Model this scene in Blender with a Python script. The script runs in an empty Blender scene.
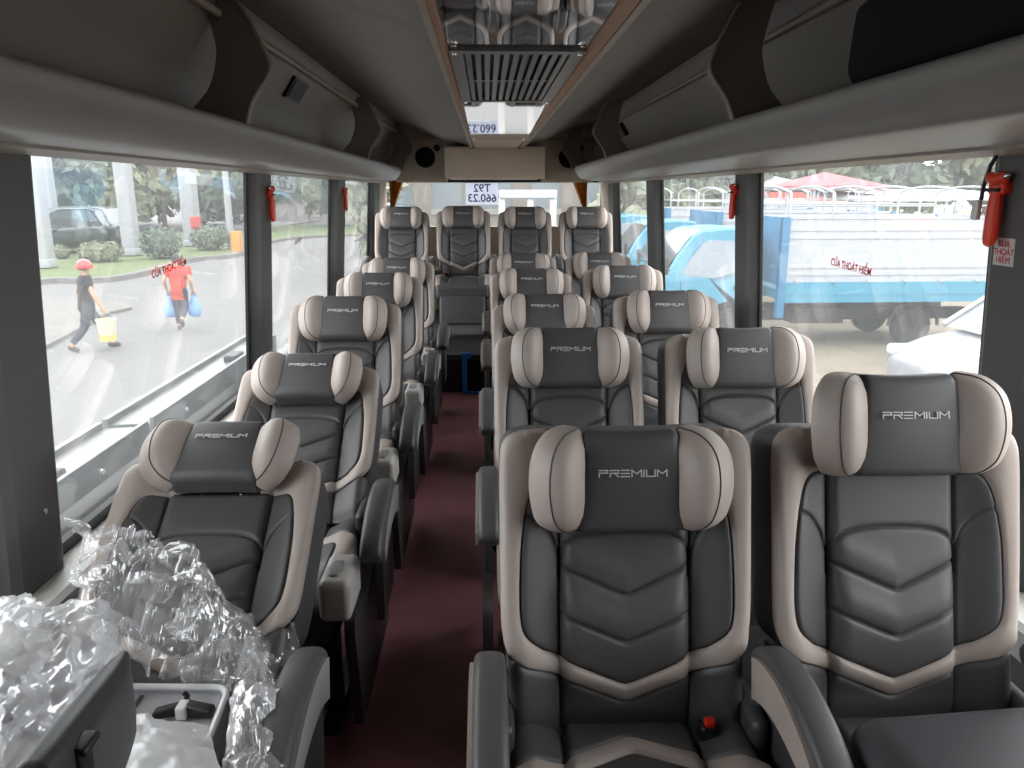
import bpy, bmesh, math, random
from math import sin, cos, pi, radians as R
from mathutils import Vector, Matrix, noise
from mathutils.geometry import delaunay_2d_cdt

random.seed(7)
S = bpy.context.scene
C = S.collection
GZ = -1.17          # outside ground level; the aisle floor is z = 0
CX = 0.075          # centre line of the coach (the camera stands at x = 0)

# ------------------------------------------------------------------ camera
FPX, CAMH = 770.0, 1.43
PITCH, YAW = math.atan(192 / 770), math.atan(25 / 770)
cam = bpy.data.cameras.new('camera')
cam.sensor_width = 36; cam.lens = FPX / 1024 * 36; cam.clip_end = 400; cam.clip_start = .02
co_ = bpy.data.objects.new('camera', cam); C.objects.link(co_)
co_.location = (0, 0, CAMH); co_.rotation_euler = (pi / 2 - PITCH, 0, -YAW)
S.camera = co_
_rot = co_.rotation_euler.to_matrix()
_eye = Vector((0, 0, CAMH))

def ray(px, py):
    return (_rot @ Vector(((px - 512) / FPX, -(py - 384) / FPX, -1))).normalized()
def hit(px, py, axis, v):
    "world point seen at a photo pixel on the plane axis = v"
    d = ray(px, py); return _eye + d * ((v - _eye[axis]) / d[axis])

# ------------------------------------------------------------------ materials
def lin(c):
    c = c / 255
    return c / 12.92 if c <= .04045 else ((c + .055) / 1.055) ** 2.4
def rgb(r, g, b): return (lin(r), lin(g), lin(b), 1)
M = {}
def mat(name, col, rough=.5, metal=0, var=0, vscale=8, bump=0, bscale=300, spec=.5, coat=0, emit=0):
    m = bpy.data.materials.new(name); m.use_nodes = True; M[name] = m
    nt = m.node_tree; b = nt.nodes['Principled BSDF']
    c = rgb(*col)
    b.inputs['Base Color'].default_value = c
    b.inputs['Roughness'].default_value = rough; b.inputs['Metallic'].default_value = metal
    b.inputs['Specular IOR Level'].default_value = spec
    b.inputs['Coat Weight'].default_value = coat
    if emit:
        b.inputs['Emission Color'].default_value = c; b.inputs['Emission Strength'].default_value = emit
    if var or bump:
        tc = nt.nodes.new('ShaderNodeTexCoord')
    if var:
        n = nt.nodes.new('ShaderNodeTexNoise'); n.inputs['Scale'].default_value = vscale; n.inputs['Detail'].default_value = 5
        nt.links.new(tc.outputs['Object'], n.inputs['Vector'])
        mr = nt.nodes.new('ShaderNodeMapRange'); mr.inputs['From Min'].default_value = .3; mr.inputs['From Max'].default_value = .7
        mr.inputs['To Min'].default_value = 1 - var; mr.inputs['To Max'].default_value = 1 + var
        mx = nt.nodes.new('ShaderNodeMix'); mx.data_type = 'RGBA'; mx.blend_type = 'MULTIPLY'; mx.inputs['Factor'].default_value = 1
        nt.links.new(n.outputs['Fac'], mr.inputs['Value'])
        mx.inputs['A'].default_value = c
        nt.links.new(mr.outputs['Result'], mx.inputs['B']); nt.links.new(mx.outputs['Result'], b.inputs['Base Color'])
    if bump:
        n2 = nt.nodes.new('ShaderNodeTexNoise'); n2.inputs['Scale'].default_value = bscale; n2.inputs['Detail'].default_value = 3
        nt.links.new(tc.outputs['Object'], n2.inputs['Vector'])
        bp = nt.nodes.new('ShaderNodeBump'); bp.inputs['Strength'].default_value = bump; bp.inputs['Distance'].default_value = .01
        nt.links.new(n2.outputs['Fac'], bp.inputs['Height']); nt.links.new(bp.outputs['Normal'], b.inputs['Normal'])
    return m

def glass_mat(name, tint, haze, ior=1.45, haze_col=(235, 238, 240)):
    "thin pane: see-through, mirror-like at grazing angles, with a whitish veil put in to imitate glare"
    m = bpy.data.materials.new(name); m.use_nodes = True; M[name] = m
    nt = m.node_tree; nt.nodes.clear()
    out = nt.nodes.new('ShaderNodeOutputMaterial')
    tr = nt.nodes.new('ShaderNodeBsdfTransparent'); tr.inputs['Color'].default_value = tint
    gl = nt.nodes.new('ShaderNodeBsdfGlossy'); gl.inputs['Roughness'].default_value = .01
    fr = nt.nodes.new('ShaderNodeFresnel'); fr.inputs['IOR'].default_value = ior
    half = nt.nodes.new('ShaderNodeMath'); half.operation = 'MULTIPLY'; half.inputs[1].default_value = .38
    nt.links.new(fr.outputs['Fac'], half.inputs[0])
    a = nt.nodes.new('ShaderNodeMixShader'); nt.links.new(half.outputs[0], a.inputs['Fac'])
    nt.links.new(tr.outputs[0], a.inputs[1]); nt.links.new(gl.outputs[0], a.inputs[2])
    df = nt.nodes.new('ShaderNodeBsdfTranslucent'); df.inputs['Color'].default_value = rgb(*haze_col)  # pale layer that imitates the veiling glare over the view outside
    b = nt.nodes.new('ShaderNodeMixShader'); b.inputs['Fac'].default_value = haze
    if haze:
        tc = nt.nodes.new('ShaderNodeTexCoord'); n = nt.nodes.new('ShaderNodeTexNoise'); n.inputs['Scale'].default_value = 2.2; n.inputs['Detail'].default_value = 4
        nt.links.new(tc.outputs['Object'], n.inputs['Vector'])
        mr = nt.nodes.new('ShaderNodeMapRange'); mr.inputs['To Min'].default_value = haze * .75; mr.inputs['To Max'].default_value = haze * 1.25
        mr.inputs['From Min'].default_value = .3; mr.inputs['From Max'].default_value = .7
        nt.links.new(n.outputs['Fac'], mr.inputs['Value']); nt.links.new(mr.outputs['Result'], b.inputs['Fac'])
    nt.links.new(a.outputs[0], b.inputs[1]); nt.links.new(df.outputs[0], b.inputs[2])
    nt.links.new(b.outputs[0], out.inputs['Surface'])
    return m

mat('leather_grey', (77, 75, 75), .48, bump=.06, bscale=420, var=.05)
mat('leather_beige', (168, 156, 148), .5, bump=.06, bscale=420, var=.05)
mat('piping', (58, 52, 50), .6)
mat('thread_white', (215, 215, 215), .6)
mat('plastic_black', (28, 28, 30), .42)
mat('plastic_dark', (66, 66, 68), .45, bump=.05, bscale=300)
mat('plastic_grey', (150, 149, 148), .42)
mat('cap_beige', (205, 200, 194), .4)
mat('red_plastic', (222, 44, 28), .35)
mat('hammer_red', (232, 62, 30), .38)
mat('rack_grey', (140, 137, 134), .42, var=.04)
mat('ceiling_grey', (122, 115, 110), .6, var=.04, bump=.04)
mat('bracket_grey', (122, 115, 110), .5)
mat('rear_beige', (204, 188, 172), .6, var=.03)
mat('pillar_dark', (86, 85, 84), .55, bump=.06, bscale=260)
mat('rubber_black', (14, 14, 15), .5)
mat('sill_light', (232, 230, 226), .32)
mat('wall_grey', (120, 119, 117), .55, var=.05)
mat('wood_trim', (146, 100, 66), .42, var=.18, vscale=3)
mat('trim_light', (150, 140, 130), .45)
mat('mirror', (212, 212, 214), .03, metal=1)
mat('grille_metal', (128, 128, 130), .32, metal=.7)
mat('chrome', (225, 225, 228), .12, metal=1)
mat('floor_vinyl', (138, 86, 90), .5, var=.28, vscale=2.4, bump=.08, bscale=90)
mat('step_dark', (36, 30, 31), .5, var=.2)
mat('tape_blue', (40, 130, 215), .35)
mat('curtain_orange', (196, 116, 34), .8, var=.12, vscale=30)
mat('paper_white', (226, 228, 240), .7)
M['paper_white'].node_tree.nodes['Principled BSDF'].inputs['Transmission Weight'].default_value = .75
M['paper_white'].node_tree.nodes['Principled BSDF'].inputs['Roughness'].default_value = 1
mat('ink_blue', (70, 72, 110), .7)
mat('ink_red', (196, 36, 34), .6)
mat('ink_dark', (70, 60, 62), .6)
mat('sticker', (206, 200, 198), .6)
mat('bag_black', (4, 4, 4), .9, bump=.2, bscale=60)
mat('console_black', (64, 64, 67), .34, bump=.05, bscale=350)
mat('speaker_mesh', (12, 12, 12), .8)
glass_mat('window_glass', (.965, .975, .975, 1), .034)

# ------------------------------------------------------------------ mesh builder
class MB:
    def __init__(s): s.v = []; s.f = []; s.m = []; s.flat = set()
    def add(s, vs, fs, mi=0, flat=False):
        o = len(s.v); s.v += [tuple(v) for v in vs]
        for f in fs:
            if flat: s.flat.add(len(s.f))
            s.f.append(tuple(i + o for i in f)); s.m.append(mi)
        return s
    def grid(s, rows, mi=0, close_u=False, close_v=False, flat=False, cap0=False, cap1=False):
        "rows: list of equal-length point lists"
        n, k = len(rows), len(rows[0]); vs = [p for r in rows for p in r]; fs = []
        for i in range(n if close_v else n - 1):
            for j in range(k if close_u else k - 1):
                a, b = i * k + j, i * k + (j + 1) % k; c, d = ((i + 1) % n) * k + (j + 1) % k, ((i + 1) % n) * k + j
                fs.append((a, b, c, d))
        if cap0: fs.append(tuple(reversed(range(k))))
        if cap1: fs.append(tuple((n - 1) * k + j for j in range(k)))
        return s.add(vs, fs, mi, flat)
    def box(s, a, b, mi=0):
        (x0, y0, z0), (x1, y1, z1) = a, b
        vs = [(x, y, z) for x in (x0, x1) for y in (y0, y1) for z in (z0, z1)]
        return s.add(vs, [(0, 1, 3, 2), (4, 6, 7, 5), (0, 4, 5, 1), (2, 3, 7, 6), (0, 2, 6, 4), (1, 5, 7, 3)], mi, True)
    def rbox(s, c, h, r, mi=0, n=3, mid=1, fn=None):
        "box with rounded edges; fn bends it (local offset -> offset)"
        r = min(r, *h)
        def axis(hh):
            a = [hh - r + r * math.tan(pi / 4 * i / n) for i in range(n + 1)]
            m = [-(hh - r) + 2 * (hh - r) * i / (mid + 1) for i in range(1, mid + 1)] if hh > r + 1e-6 else []
            neg = [-x for x in reversed(a)]
            o = neg + m + a
            out = []
            for x in o:
                if not out or x - out[-1] > 1e-7: out.append(x)
            return out
        A = [axis(x) for x in h]
        for ax in range(3):
            u, w = (ax + 1) % 3, (ax + 2) % 3
            for sg in (-1, 1):
                rows = []
                for x in A[u]:
                    row = []
                    for y in A[w]:
                        p = [0, 0, 0]; p[ax] = sg * h[ax]; p[u] = x; p[w] = y
                        q = Vector([max(-(h[i] - r), min(h[i] - r, p[i])) for i in range(3)])
                        d = Vector(p) - q
                        if d.length > 1e-9: q = q + d.normalized() * r
                        if fn: q = Vector(fn(*q))
                        row.append(tuple(Vector(c) + q))
                    rows.append(row)
                if sg > 0: rows = [list(t) for t in zip(*rows)]
                s.grid([list(reversed(t)) for t in rows], mi)
        return s
    def tube(s, path, r, mi=0, k=8, closed=False):
        pts = [Vector(p) for p in path]; n = len(pts); rows = []
        rr = r if isinstance(r, (list, tuple)) else [r] * n
        up = None
        for i, p in enumerate(pts):
            if closed: t = pts[(i + 1) % n] - pts[i - 1]
            else: t = pts[min(i + 1, n - 1)] - pts[max(i - 1, 0)]
            t.normalize()
            if up is None: up = t.orthogonal().normalized()
            a = (up - t * up.dot(t)); a = a.normalized() if a.length > 1e-6 else t.orthogonal().normalized()
            up = a; b = t.cross(a)
            rows.append([tuple(p + (a * cos(2 * pi * j / k) + b * sin(2 * pi * j / k)) * rr[i]) for j in range(k)])
        return s.grid(rows, mi, close_u=True, close_v=closed, cap0=not closed, cap1=not closed)
    def lathe(s, prof, c=(0, 0, 0), axis='z', mi=0, k=20):
        rows = []
        for (r, h) in prof:
            row = []
            for j in range(k):
                a = 2 * pi * j / k; x, y = r * cos(a), r * sin(a)
                p = {'z': (x, y, h), 'y': (x, -h, y), 'x': (h, x, y)}[axis]
                row.append(tuple(Vector(p) + Vector(c)))
            rows.append(row)
        return s.grid(rows, mi, close_u=True, cap0=True, cap1=True)
    def prism(s, poly, fn0, fn1, mi=0, flat=True):
        "extrude a 2D outline: fn0/fn1 map (a, b) to the two end caps"
        n = len(poly); vs = [fn0(*p) for p in poly] + [fn1(*p) for p in poly]
        fs = [tuple(reversed(range(n))), tuple(range(n, 2 * n))] + [(i, (i + 1) % n, (i + 1) % n + n, i + n) for i in range(n)]
        return s.add(vs, fs, mi, flat)
    def sphere(s, c, r, mi=0, k=16, n=10):
        r = (r, r, r) if not isinstance(r, (tuple, list)) else r
        rows = [[(c[0] + r[0] * sin(pi * i / n) * cos(2 * pi * j / k), c[1] + r[1] * sin(pi * i / n) * sin(2 * pi * j / k), c[2] - r[2] * cos(pi * i / n)) for j in range(k)] for i in range(n + 1)]
        return s.grid(rows, mi, close_u=True)
    def build(s, name, mats, parent=None, smooth=True, weld=True, recalc=True, angle=40):
        me = bpy.data.meshes.new(name)
        me.from_pydata(s.v, [], s.f)
        mats = mats if isinstance(mats, (list, tuple)) else [mats]
        for m in mats: me.materials.append(M[m] if isinstance(m, str) else m)
        me.polygons.foreach_set('material_index', s.m)
        me.polygons.foreach_set('use_smooth', [smooth and (i not in s.flat) for i in range(len(s.f))])
        bm = bmesh.new(); bm.from_mesh(me)
        if weld: bmesh.ops.remove_doubles(bm, verts=bm.verts, dist=1e-5)
        if recalc: bmesh.ops.recalc_face_normals(bm, faces=bm.faces)
        if smooth and angle < 180:
            for e in bm.edges:
                if len(e.link_faces) == 2 and e.calc_face_angle(0) > R(angle): e.smooth = False
        bm.to_mesh(me); bm.free()
        o = bpy.data.objects.new(name, me); C.objects.link(o)
        if parent: o.parent = parent
        return o

def tag(o, label=None, cat=None, group=None, kind=None):
    if label: o['label'] = label
    if cat: o['category'] = cat
    if group: o['group'] = group
    if kind: o['kind'] = kind
    return o
def empty(name, loc=(0, 0, 0), rz=0):
    o = bpy.data.objects.new(name, None); C.objects.link(o); o.location = loc; o.rotation_euler = (0, 0, rz); return o
def kids(o): return [c for c in bpy.data.objects if c.parent == o]
def copy_tree(o, parent=None):
    c = o.copy(); C.objects.link(c); c.parent = parent
    for ch in kids(o): copy_tree(ch, c)
    return c
def struct(o): o['kind'] = 'structure'; return o

def spline(pts, n, closed=False):
    "Catmull-Rom through 2D points"
    P = [Vector(p) for p in pts]; out = []; L = len(P)
    segs = L if closed else L - 1
    def g(i): return P[i % L] if closed else P[max(0, min(L - 1, i))]
    for i in range(segs):
        p0, p1, p2, p3 = g(i - 1), g(i), g(i + 1), g(i + 2)
        for k in range(n):
            t = k / n
            out.append(.5 * ((2 * p1) + (p2 - p0) * t + (2 * p0 - 5 * p1 + 4 * p2 - p3) * t * t + (3 * p1 - p0 - 3 * p2 + p3) * t ** 3))
    if not closed: out.append(P[-1].copy())
    return out
def resample(pts, n):
    d = [0]
    for a, b in zip(pts, pts[1:]): d.append(d[-1] + (b - a).length)
    out = []; j = 0
    for i in range(n):
        t = d[-1] * i / (n - 1)
        while j < len(d) - 2 and d[j + 1] < t: j += 1
        w = (t - d[j]) / max(1e-9, d[j + 1] - d[j]); out.append(pts[j].lerp(pts[j + 1], max(0, min(1, w))))
    return out
def sm(a, b, x):
    t = max(0, min(1, (x - a) / (b - a))); return t * t * (3 - 2 * t)
def segdist(p, poly):
    best = 9
    for a, b in zip(poly, poly[1:]):
        ab = b - a; t = max(0, min(1, (p - a).dot(ab) / max(1e-12, ab.dot(ab)))); best = min(best, (p - a - ab * t).length)
    return best
def mirror_half(h): return h + [Vector((-p.x, p.y)) for p in reversed(h[:-1])]
# ------------------------------------------------------------------ the coach seat
def back_map(x, s, n): return (x, -n, s)                 # s up the back, n towards the sitter
def cushion_map(x, s, n):                                 # s from the back to the front edge, rolling over it
    s0, r = .43, .075
    if s <= s0: return (x, -s, n)
    a = min((s - s0) / r, pi / 2); ex = max(0, (s - s0) - r * pi / 2)
    return (x, -(s0 + (r + n) * sin(a)), -r + (r + n) * cos(a) - ex)

def upholster(outer, inner, F, fmap, seams, top_open, sides=-.05, grid=.0075, N=150, wob=None, lower_w=.236):
    """the three covers of one cushion: beige band between the two half outlines, dark centre, dark part beyond the V"""
    O, I = mirror_half(resample(outer, N)), mirror_half(resample(inner, N))
    def groove(x, s): 
        p = Vector((x, s)); g = 0
        for sp, w, d in seams:
            dd = segdist(p, sp)
            if dd < 4 * w: g += d * math.exp(-(dd / w) ** 2)
        return g
    edge = lambda d: .006 * math.exp(-(d / .004) ** 2)
    # band
    band = MB(); rows = []; us = [0, .04, .1, .2, .35, .5, .65, .8, .9, .96, 1]
    for o, i in zip(O, I):
        w = (o - i).length; row = []
        for u in us:
            p = i.lerp(o, u); d_in, d_out = u * w, (1 - u) * w
            low = sm(.16, .21, o.y) if abs(o.x) > .2 else 0          # the outer rim rounds over only along the sides
            rr = .024 * low + .006 * (1 - low)
            rim = rr * (1 - math.sqrt(max(0, 1 - (1 - min(1, d_out / rr)) ** 2)))
            n = F(p.x, p.y) + .0035 * sin(pi * min(1, max(0, u))) - edge(d_in) - rim - .6 * groove(p.x, p.y)
            row.append(fmap(p.x, p.y, n))
        if fmap is not back_map:
            for k in (.3, .7, 1): row.append(fmap(o.x, o.y, (F(o.x, o.y) - rr) * (1 - k) + sides * k))
        else: row.append(fmap(o.x * .985, o.y, F(o.x, o.y) - rr - .012))
        rows.append(row)
    band.grid(rows, 0)
    # centre panel
    poly = [p.copy() for p in I]
    pts = list(poly); n0 = len(pts); edges = [(k, (k + 1) % n0) for k in range(n0)]
    xs = [p.x for p in poly]; ys = [p.y for p in poly]; extra = []
    for sp, w, d in seams:
        rs = resample(sp, max(2, int(sum((a - b).length for a, b in zip(sp, sp[1:])) / .006)))
        for k, p in enumerate(rs):
            t = (rs[min(k + 1, len(rs) - 1)] - rs[max(k - 1, 0)]).normalized(); nn = Vector((-t.y, t.x))
            for off in (0, w * .6, -w * .6, w * 1.3, -w * 1.3, w * 2.2, -w * 2.2): extra.append((p + nn * off, off != 0))
    for inset in (.002, .005, .009):
        c = Vector((0, .3))
        for p in poly[::2]: extra.append((p + (c - p).normalized() * inset, False))
    def inside(p):
        r = False
        for a, b in zip(poly, poly[1:] + poly[:1]):
            if (a.y > p.y) != (b.y > p.y) and p.x < (b.x - a.x) * (p.y - a.y) / (b.y - a.y) + a.x: r = not r
        return r
    from mathutils import kdtree
    ex = [p for p, o in extra if inside(p)]
    kd = kdtree.KDTree(len(ex)); [kd.insert((p.x, p.y, 0), k) for k, p in enumerate(ex)]; kd.balance()
    nx, ny = int((max(xs) - min(xs)) / grid), int((max(ys) - min(ys)) / grid)
    for a in range(nx + 1):
        for b in range(ny + 1):
            p = Vector((min(xs) + a * grid + (.5 * grid if b % 2 else 0), min(ys) + b * grid))
            if inside(p) and kd.find((p.x, p.y, 0))[2] > grid * .55 and min((p - q).length for q in poly[::4]) > .004: ex.append(p)
    vo, eo, fo, *_ = delaunay_2d_cdt(pts + ex, edges, [], 1, 1e-6)
    panel = MB(); vs = []
    for p in vo:
        d = segdist(p, poly + poly[:1]) if top_open is None else segdist(p, poly)
        n = F(p.x, p.y) - edge(d) - groove(p.x, p.y) - (.004 if d < .0005 else 0)
        vs.append(fmap(p.x, p.y, n))
    panel.add(vs, [tuple(f) for f in fo])
    # the part beyond the V
    half = [p for p in resample(outer, 400)]
    cut = [p for p in half if p.y < .152]
    lower = MB(); rows = []; cols = 90
    for k in range(cols + 1):
        x = -lower_w + 2 * lower_w * k / cols; ax = -abs(x)
        top = next((a.y + (b.y - a.y) * (ax - a.x) / max(1e-9, b.x - a.x) for a, b in zip(cut, cut[1:]) if a.x <= ax <= b.x), cut[0].y)
        row = []
        for v in (0, .03, .08, .15, .25, .36, .48, .6, .7, .8, .88, .94, .98, 1):
            s = top * v; side = lower_w - abs(x)
            rr = .03; rim = rr * (1 - math.sqrt(max(0, 1 - (1 - min(1, side / rr)) ** 2)))
            n = F(x, s) - edge(top - s) - rim - groove(x, s) * .8 - .012 * (1 - sm(0, .05, s))
            row.append(fmap(x, s, n))
        rows.append(row)
    first = [fmap(-lower_w, r * .152, sides) for r in (0, .03, .08, .15, .25, .36, .48, .6, .7, .8, .88, .94, .98, 1)]
    last = [fmap(lower_w, r * .152, sides) for r in (0, .03, .08, .15, .25, .36, .48, .6, .7, .8, .88, .94, .98, 1)]
    lower.grid([first] + rows + [last])
    return band, panel, lower

V2 = Vector
b_outer = spline([(-.10, .583), (-.165, .586), (-.215, .582), (-.243, .562), (-.25, .52), (-.25, .42), (-.25, .30), (-.248, .215), (-.236, .168), (-.205, .142)], 10)[:-1] + \
    [V2((-.205, .142)), V2((-.19, .136)), V2((-.1, .1)), V2((-.02, .067)), V2((-.01, .063)), V2((0, .062))]
b_inner = spline([(-.10, .50), (-.15, .498), (-.178, .488), (-.195, .455), (-.208, .38), (-.212, .30), (-.211, .235), (-.20, .197), (-.165, .165)], 10)[:-1] + \
    [V2((-.165, .165)), V2((-.1, .137)), V2((-.012, .101)), V2((0, .097))]
vx = .131
arch = spline([(-vx, .30), (-vx, .335), (-.122, .362), (-.095, .380), (-.05, .388), (0, .390), (.05, .388), (.095, .380), (.122, .362), (vx, .335), (vx, .30)], 6)
def chev(apex, end, k=.125): return [V2((-k, end)), V2((-.012, apex + .004)), V2((0, apex)), V2((.012, apex + .004)), V2((k, end))]
seams_back = [([V2((-vx, 0)), V2((-vx, .5))], .0035, .007), ([V2((vx, 0)), V2((vx, .5))], .0035, .007), (arch, .004, .008),
              (chev(.270, .322), .0042, .009), (chev(.182, .232), .0042, .009),
              (spline([(-.20, .425), (-.175, .415), (-.15, .385), (-.134, .345)], 6), .0035, .006), (spline([(.20, .425), (.175, .415), (.15, .385), (.134, .345)], 6), .0035, .006)]
def F_back(x, s):
    a = abs(x)
    lum = .016 * math.exp(-((s - .2) / .12) ** 2) * (1 - sm(.09, .15, a))
    pad = .010 * (1 - sm(.115, .131, a)) * sm(.06, .12, s)
    for ap, en in ((.270, .322), (.182, .232)):                    # each quilted rib swells above its seam
        t = s - (ap + (en - ap) * min(1, a / .125))
        if a < .14 and t > -.09: pad += .005 * math.exp(-((t - .035) / .025) ** 2) * (1 - sm(.1, .13, a))
    return .016 + .038 * sm(.125, .215, a) + lum + pad
c_outer = spline([(-.236, .462), (-.246, .42), (-.248, .32), (-.248, .21), (-.238, .165), (-.205, .136)], 10)[:-1] + [V2((-.205, .136)), V2((-.1, .095)), V2((-.012, .058)), V2((0, .056))]
c_inner = spline([(-.190, .462), (-.194, .42), (-.196, .32), (-.194, .24), (-.182, .20), (-.15, .165)], 10)[:-1] + [V2((-.15, .165)), V2((-.1, .140)), V2((-.012, .100)), V2((0, .097))]
seams_cush = [([V2((-vx, 0)), V2((-vx, .56))], .0035, .006), ([V2((vx, 0)), V2((vx, .56))], .0035, .006), (chev(.25, .32), .004, .008)]
def F_cush(x, s):
    a = abs(x); return .004 + (1 - sm(.33, .45, s)) * (.012 + .03 * sm(.13, .2, a) + .012 * (1 - sm(.115, .131, a)) + .012 * math.exp(-((s - .3) / .14) ** 2))

def letters(h):
    "wide embroidered capitals: P R E M I U M as strokes, centred, on the x-z plane"
    t = h * .17; W = h * 1.42; gap = h * .42
    G = {'P': [[(0, 0), (0, .58), (1, .58), (1, 1), (0, 1)]], 'R': [[(0, 0), (0, .55), (1, .55), (1, 1), (0, 1)], [(.5, .55), (1, 0)]],
         'E': [[(.0, 0), (1, 0)], [(0, .5), (1, .5)], [(0, 1), (1, 1)]], 'M': [[(0, 0), (0, 1), (.5, .42), (1, 1), (1, 0)]],
         'I': [[(0, 0), (0, 1)]], 'U': [[(0, 1), (0, 0), (1, 0), (1, 1)]]}
    mb = MB(); x = 0; segs = []
    for ch in 'PREMIUM':
        w = {'I': t * .2, 'M': W * 1.12}.get(ch, W)
        for st in G[ch]:
            for a, b in zip(st, st[1:]): segs.append((V2((x + a[0] * w, a[1] * h)), V2((x + b[0] * w, b[1] * h))))
        x += w + gap
    tot = x - gap
    for a, b in segs:
        d = (b - a).normalized() * t / 2; n = V2((-d.y, d.x)); q = [a - d - n, a - d + n, b + d + n, b + d - n]
        mb.prism([(p.x - tot / 2, p.y - h / 2) for p in q], lambda x, z: (x, 0, z), lambda x, z: (x, -.0016, z))
    return mb

def make_wing(sgn):
    "side bolster of the headrest: a D-shaped pad with a gusset, hinged at the dark centre and swung forward"
    oc = spline([(-.002, -.084), (.02, -.091), (.052, -.087), (.081, -.064), (.095, -.020), (.095, .024), (.083, .060), (.057, .083), (.026, .092), (.002, .090), (-.004, .046), (-.006, 0), (-.004, -.042)], 5, closed=True)
    cen = V2((.047, 0)); rows = []
    prof = [(0, .034), (.35, .033), (.65, .028), (.85, .020), (.95, .012), (1.0, .004), (1.035, -.004), (1.05, -.018), (1.05, -.034), (1.02, -.046), (.9, -.052), (0, -.054)]
    ang = R(47)
    def place(p, n):
        a, b = p.x, p.y
        ca, sa = cos(ang), sin(ang)
        u, w = a * ca - n * sa, a * sa + n * ca            # swing the outer edge towards the sitter
        return (sgn * u, -w, b)
    for k, n in prof: rows.append([place(cen + (p - cen) * k, n) for p in oc])
    mb = MB(); mb.grid(rows, 0, close_u=True)
    mb.tube([place(cen + (p - cen) * 1.012, .003) for p in oc], .0015, 1, 5, closed=True)
    return mb

def make_headrest(parent):
    h = MB()
    def bend(x, y, z):
        k = 1 + .10 * (-z / .1)                           # a little wider at the bottom
        n = -y; n += -.014 * (z / .1) ** 2 + .006 * (1 - (x / .1) ** 2)
        return (x * k, -n, z + .004 * (x / .1) ** 2 * (1 if z > 0 else 0))
    h.rbox((0, 0, 0), (.104, .036, .094), .02, 0, n=5, mid=8, fn=bend)
    for sx in (-1, 1): h.tube([(sx * .05, .03, -.04), (sx * .05, .085, -.10), (sx * .05, .10, -.20)], .006, 1, 8)
    o = h.build('headrest', ['leather_grey', 'chrome'], parent)
    for sgn in (-1, 1):
        w = make_wing(sgn).build('headrest_wing', ['leather_beige', 'piping'], o, angle=60)
        w.location = (sgn * .095, .006, .002)
        tag(w, 'beige side bolster of the headrest')
    t = letters(.0112).build('lettering', 'thread_white', o); t.location = (0, -.043, .022); t.rotation_euler.x = R(-6)
    tag(t, 'silver embroidered PREMIUM lettering')
    return o

def make_armrest(parent, x, side, beige=False):
    "curved pad with a light trim along the outside; side = +1 when the outside faces +x"
    path = spline([(.05, .590), (-.01, .618), (-.09, .628), (-.19, .612), (-.275, .575), (-.315, .540)], 8)
    mb = MB(); rows = []
    for i, p in enumerate(path):
        t = (path[min(i + 1, len(path) - 1)] - path[max(i - 1, 0)]).normalized(); nrm = V2((t.y, -t.x))
        if nrm.y < 0: nrm = -nrm
        e = min(1, min(i, len(path) - 1 - i) / 5); e = math.sqrt(max(0, 1 - (1 - e) ** 2)) * .75 + .25
        hw, hh = .031 * (.8 + .2 * e), .03 * e; row = []
        for k in range(20):
            a = 2 * pi * k / 20; cx, cz = cos(a), sin(a)
            ux = math.copysign(abs(cx) ** .55, cx) * hw; uz = math.copysign(abs(cz) ** .55, cz) * hh
            q = p + nrm * uz; row.append((x + ux, q.x, q.y))
        rows.append(row)
    mb.grid(rows, 0, close_u=True, cap0=True, cap1=True)
    o = mb.build('armrest', 'leather_grey', parent, angle=60)
    tr = MB(); xo = x + side * .029; ol = []
    top = [p + V2((0, .012)) for p in path[4:-4]]; nb = len(path[6:-5]); bot = [p - V2((0, .072 - .042 * i / nb)) for i, p in enumerate(path[6:-5])]
    ol = [(p.x, p.y) for p in top] + [(p.x, p.y) for p in reversed(bot)]
    tr.prism(ol, lambda a, b: (xo, a, b), lambda a, b: (xo + side * .009, a, b))
    t = tr.build('armrest_trim', 'leather_beige' if beige else 'plastic_grey', o, smooth=False)
    br = MB(); st = [(-.02, .59), (-.13, .598), (-.17, .50), (-.19, .30), (.03, .30), (.05, .45)]
    br.prism(st, lambda a, b: (x - .011, a, b), lambda a, b: (x + .011, a, b))
    br.build('armrest_support', 'plastic_dark', o, smooth=False)
    return o

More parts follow.
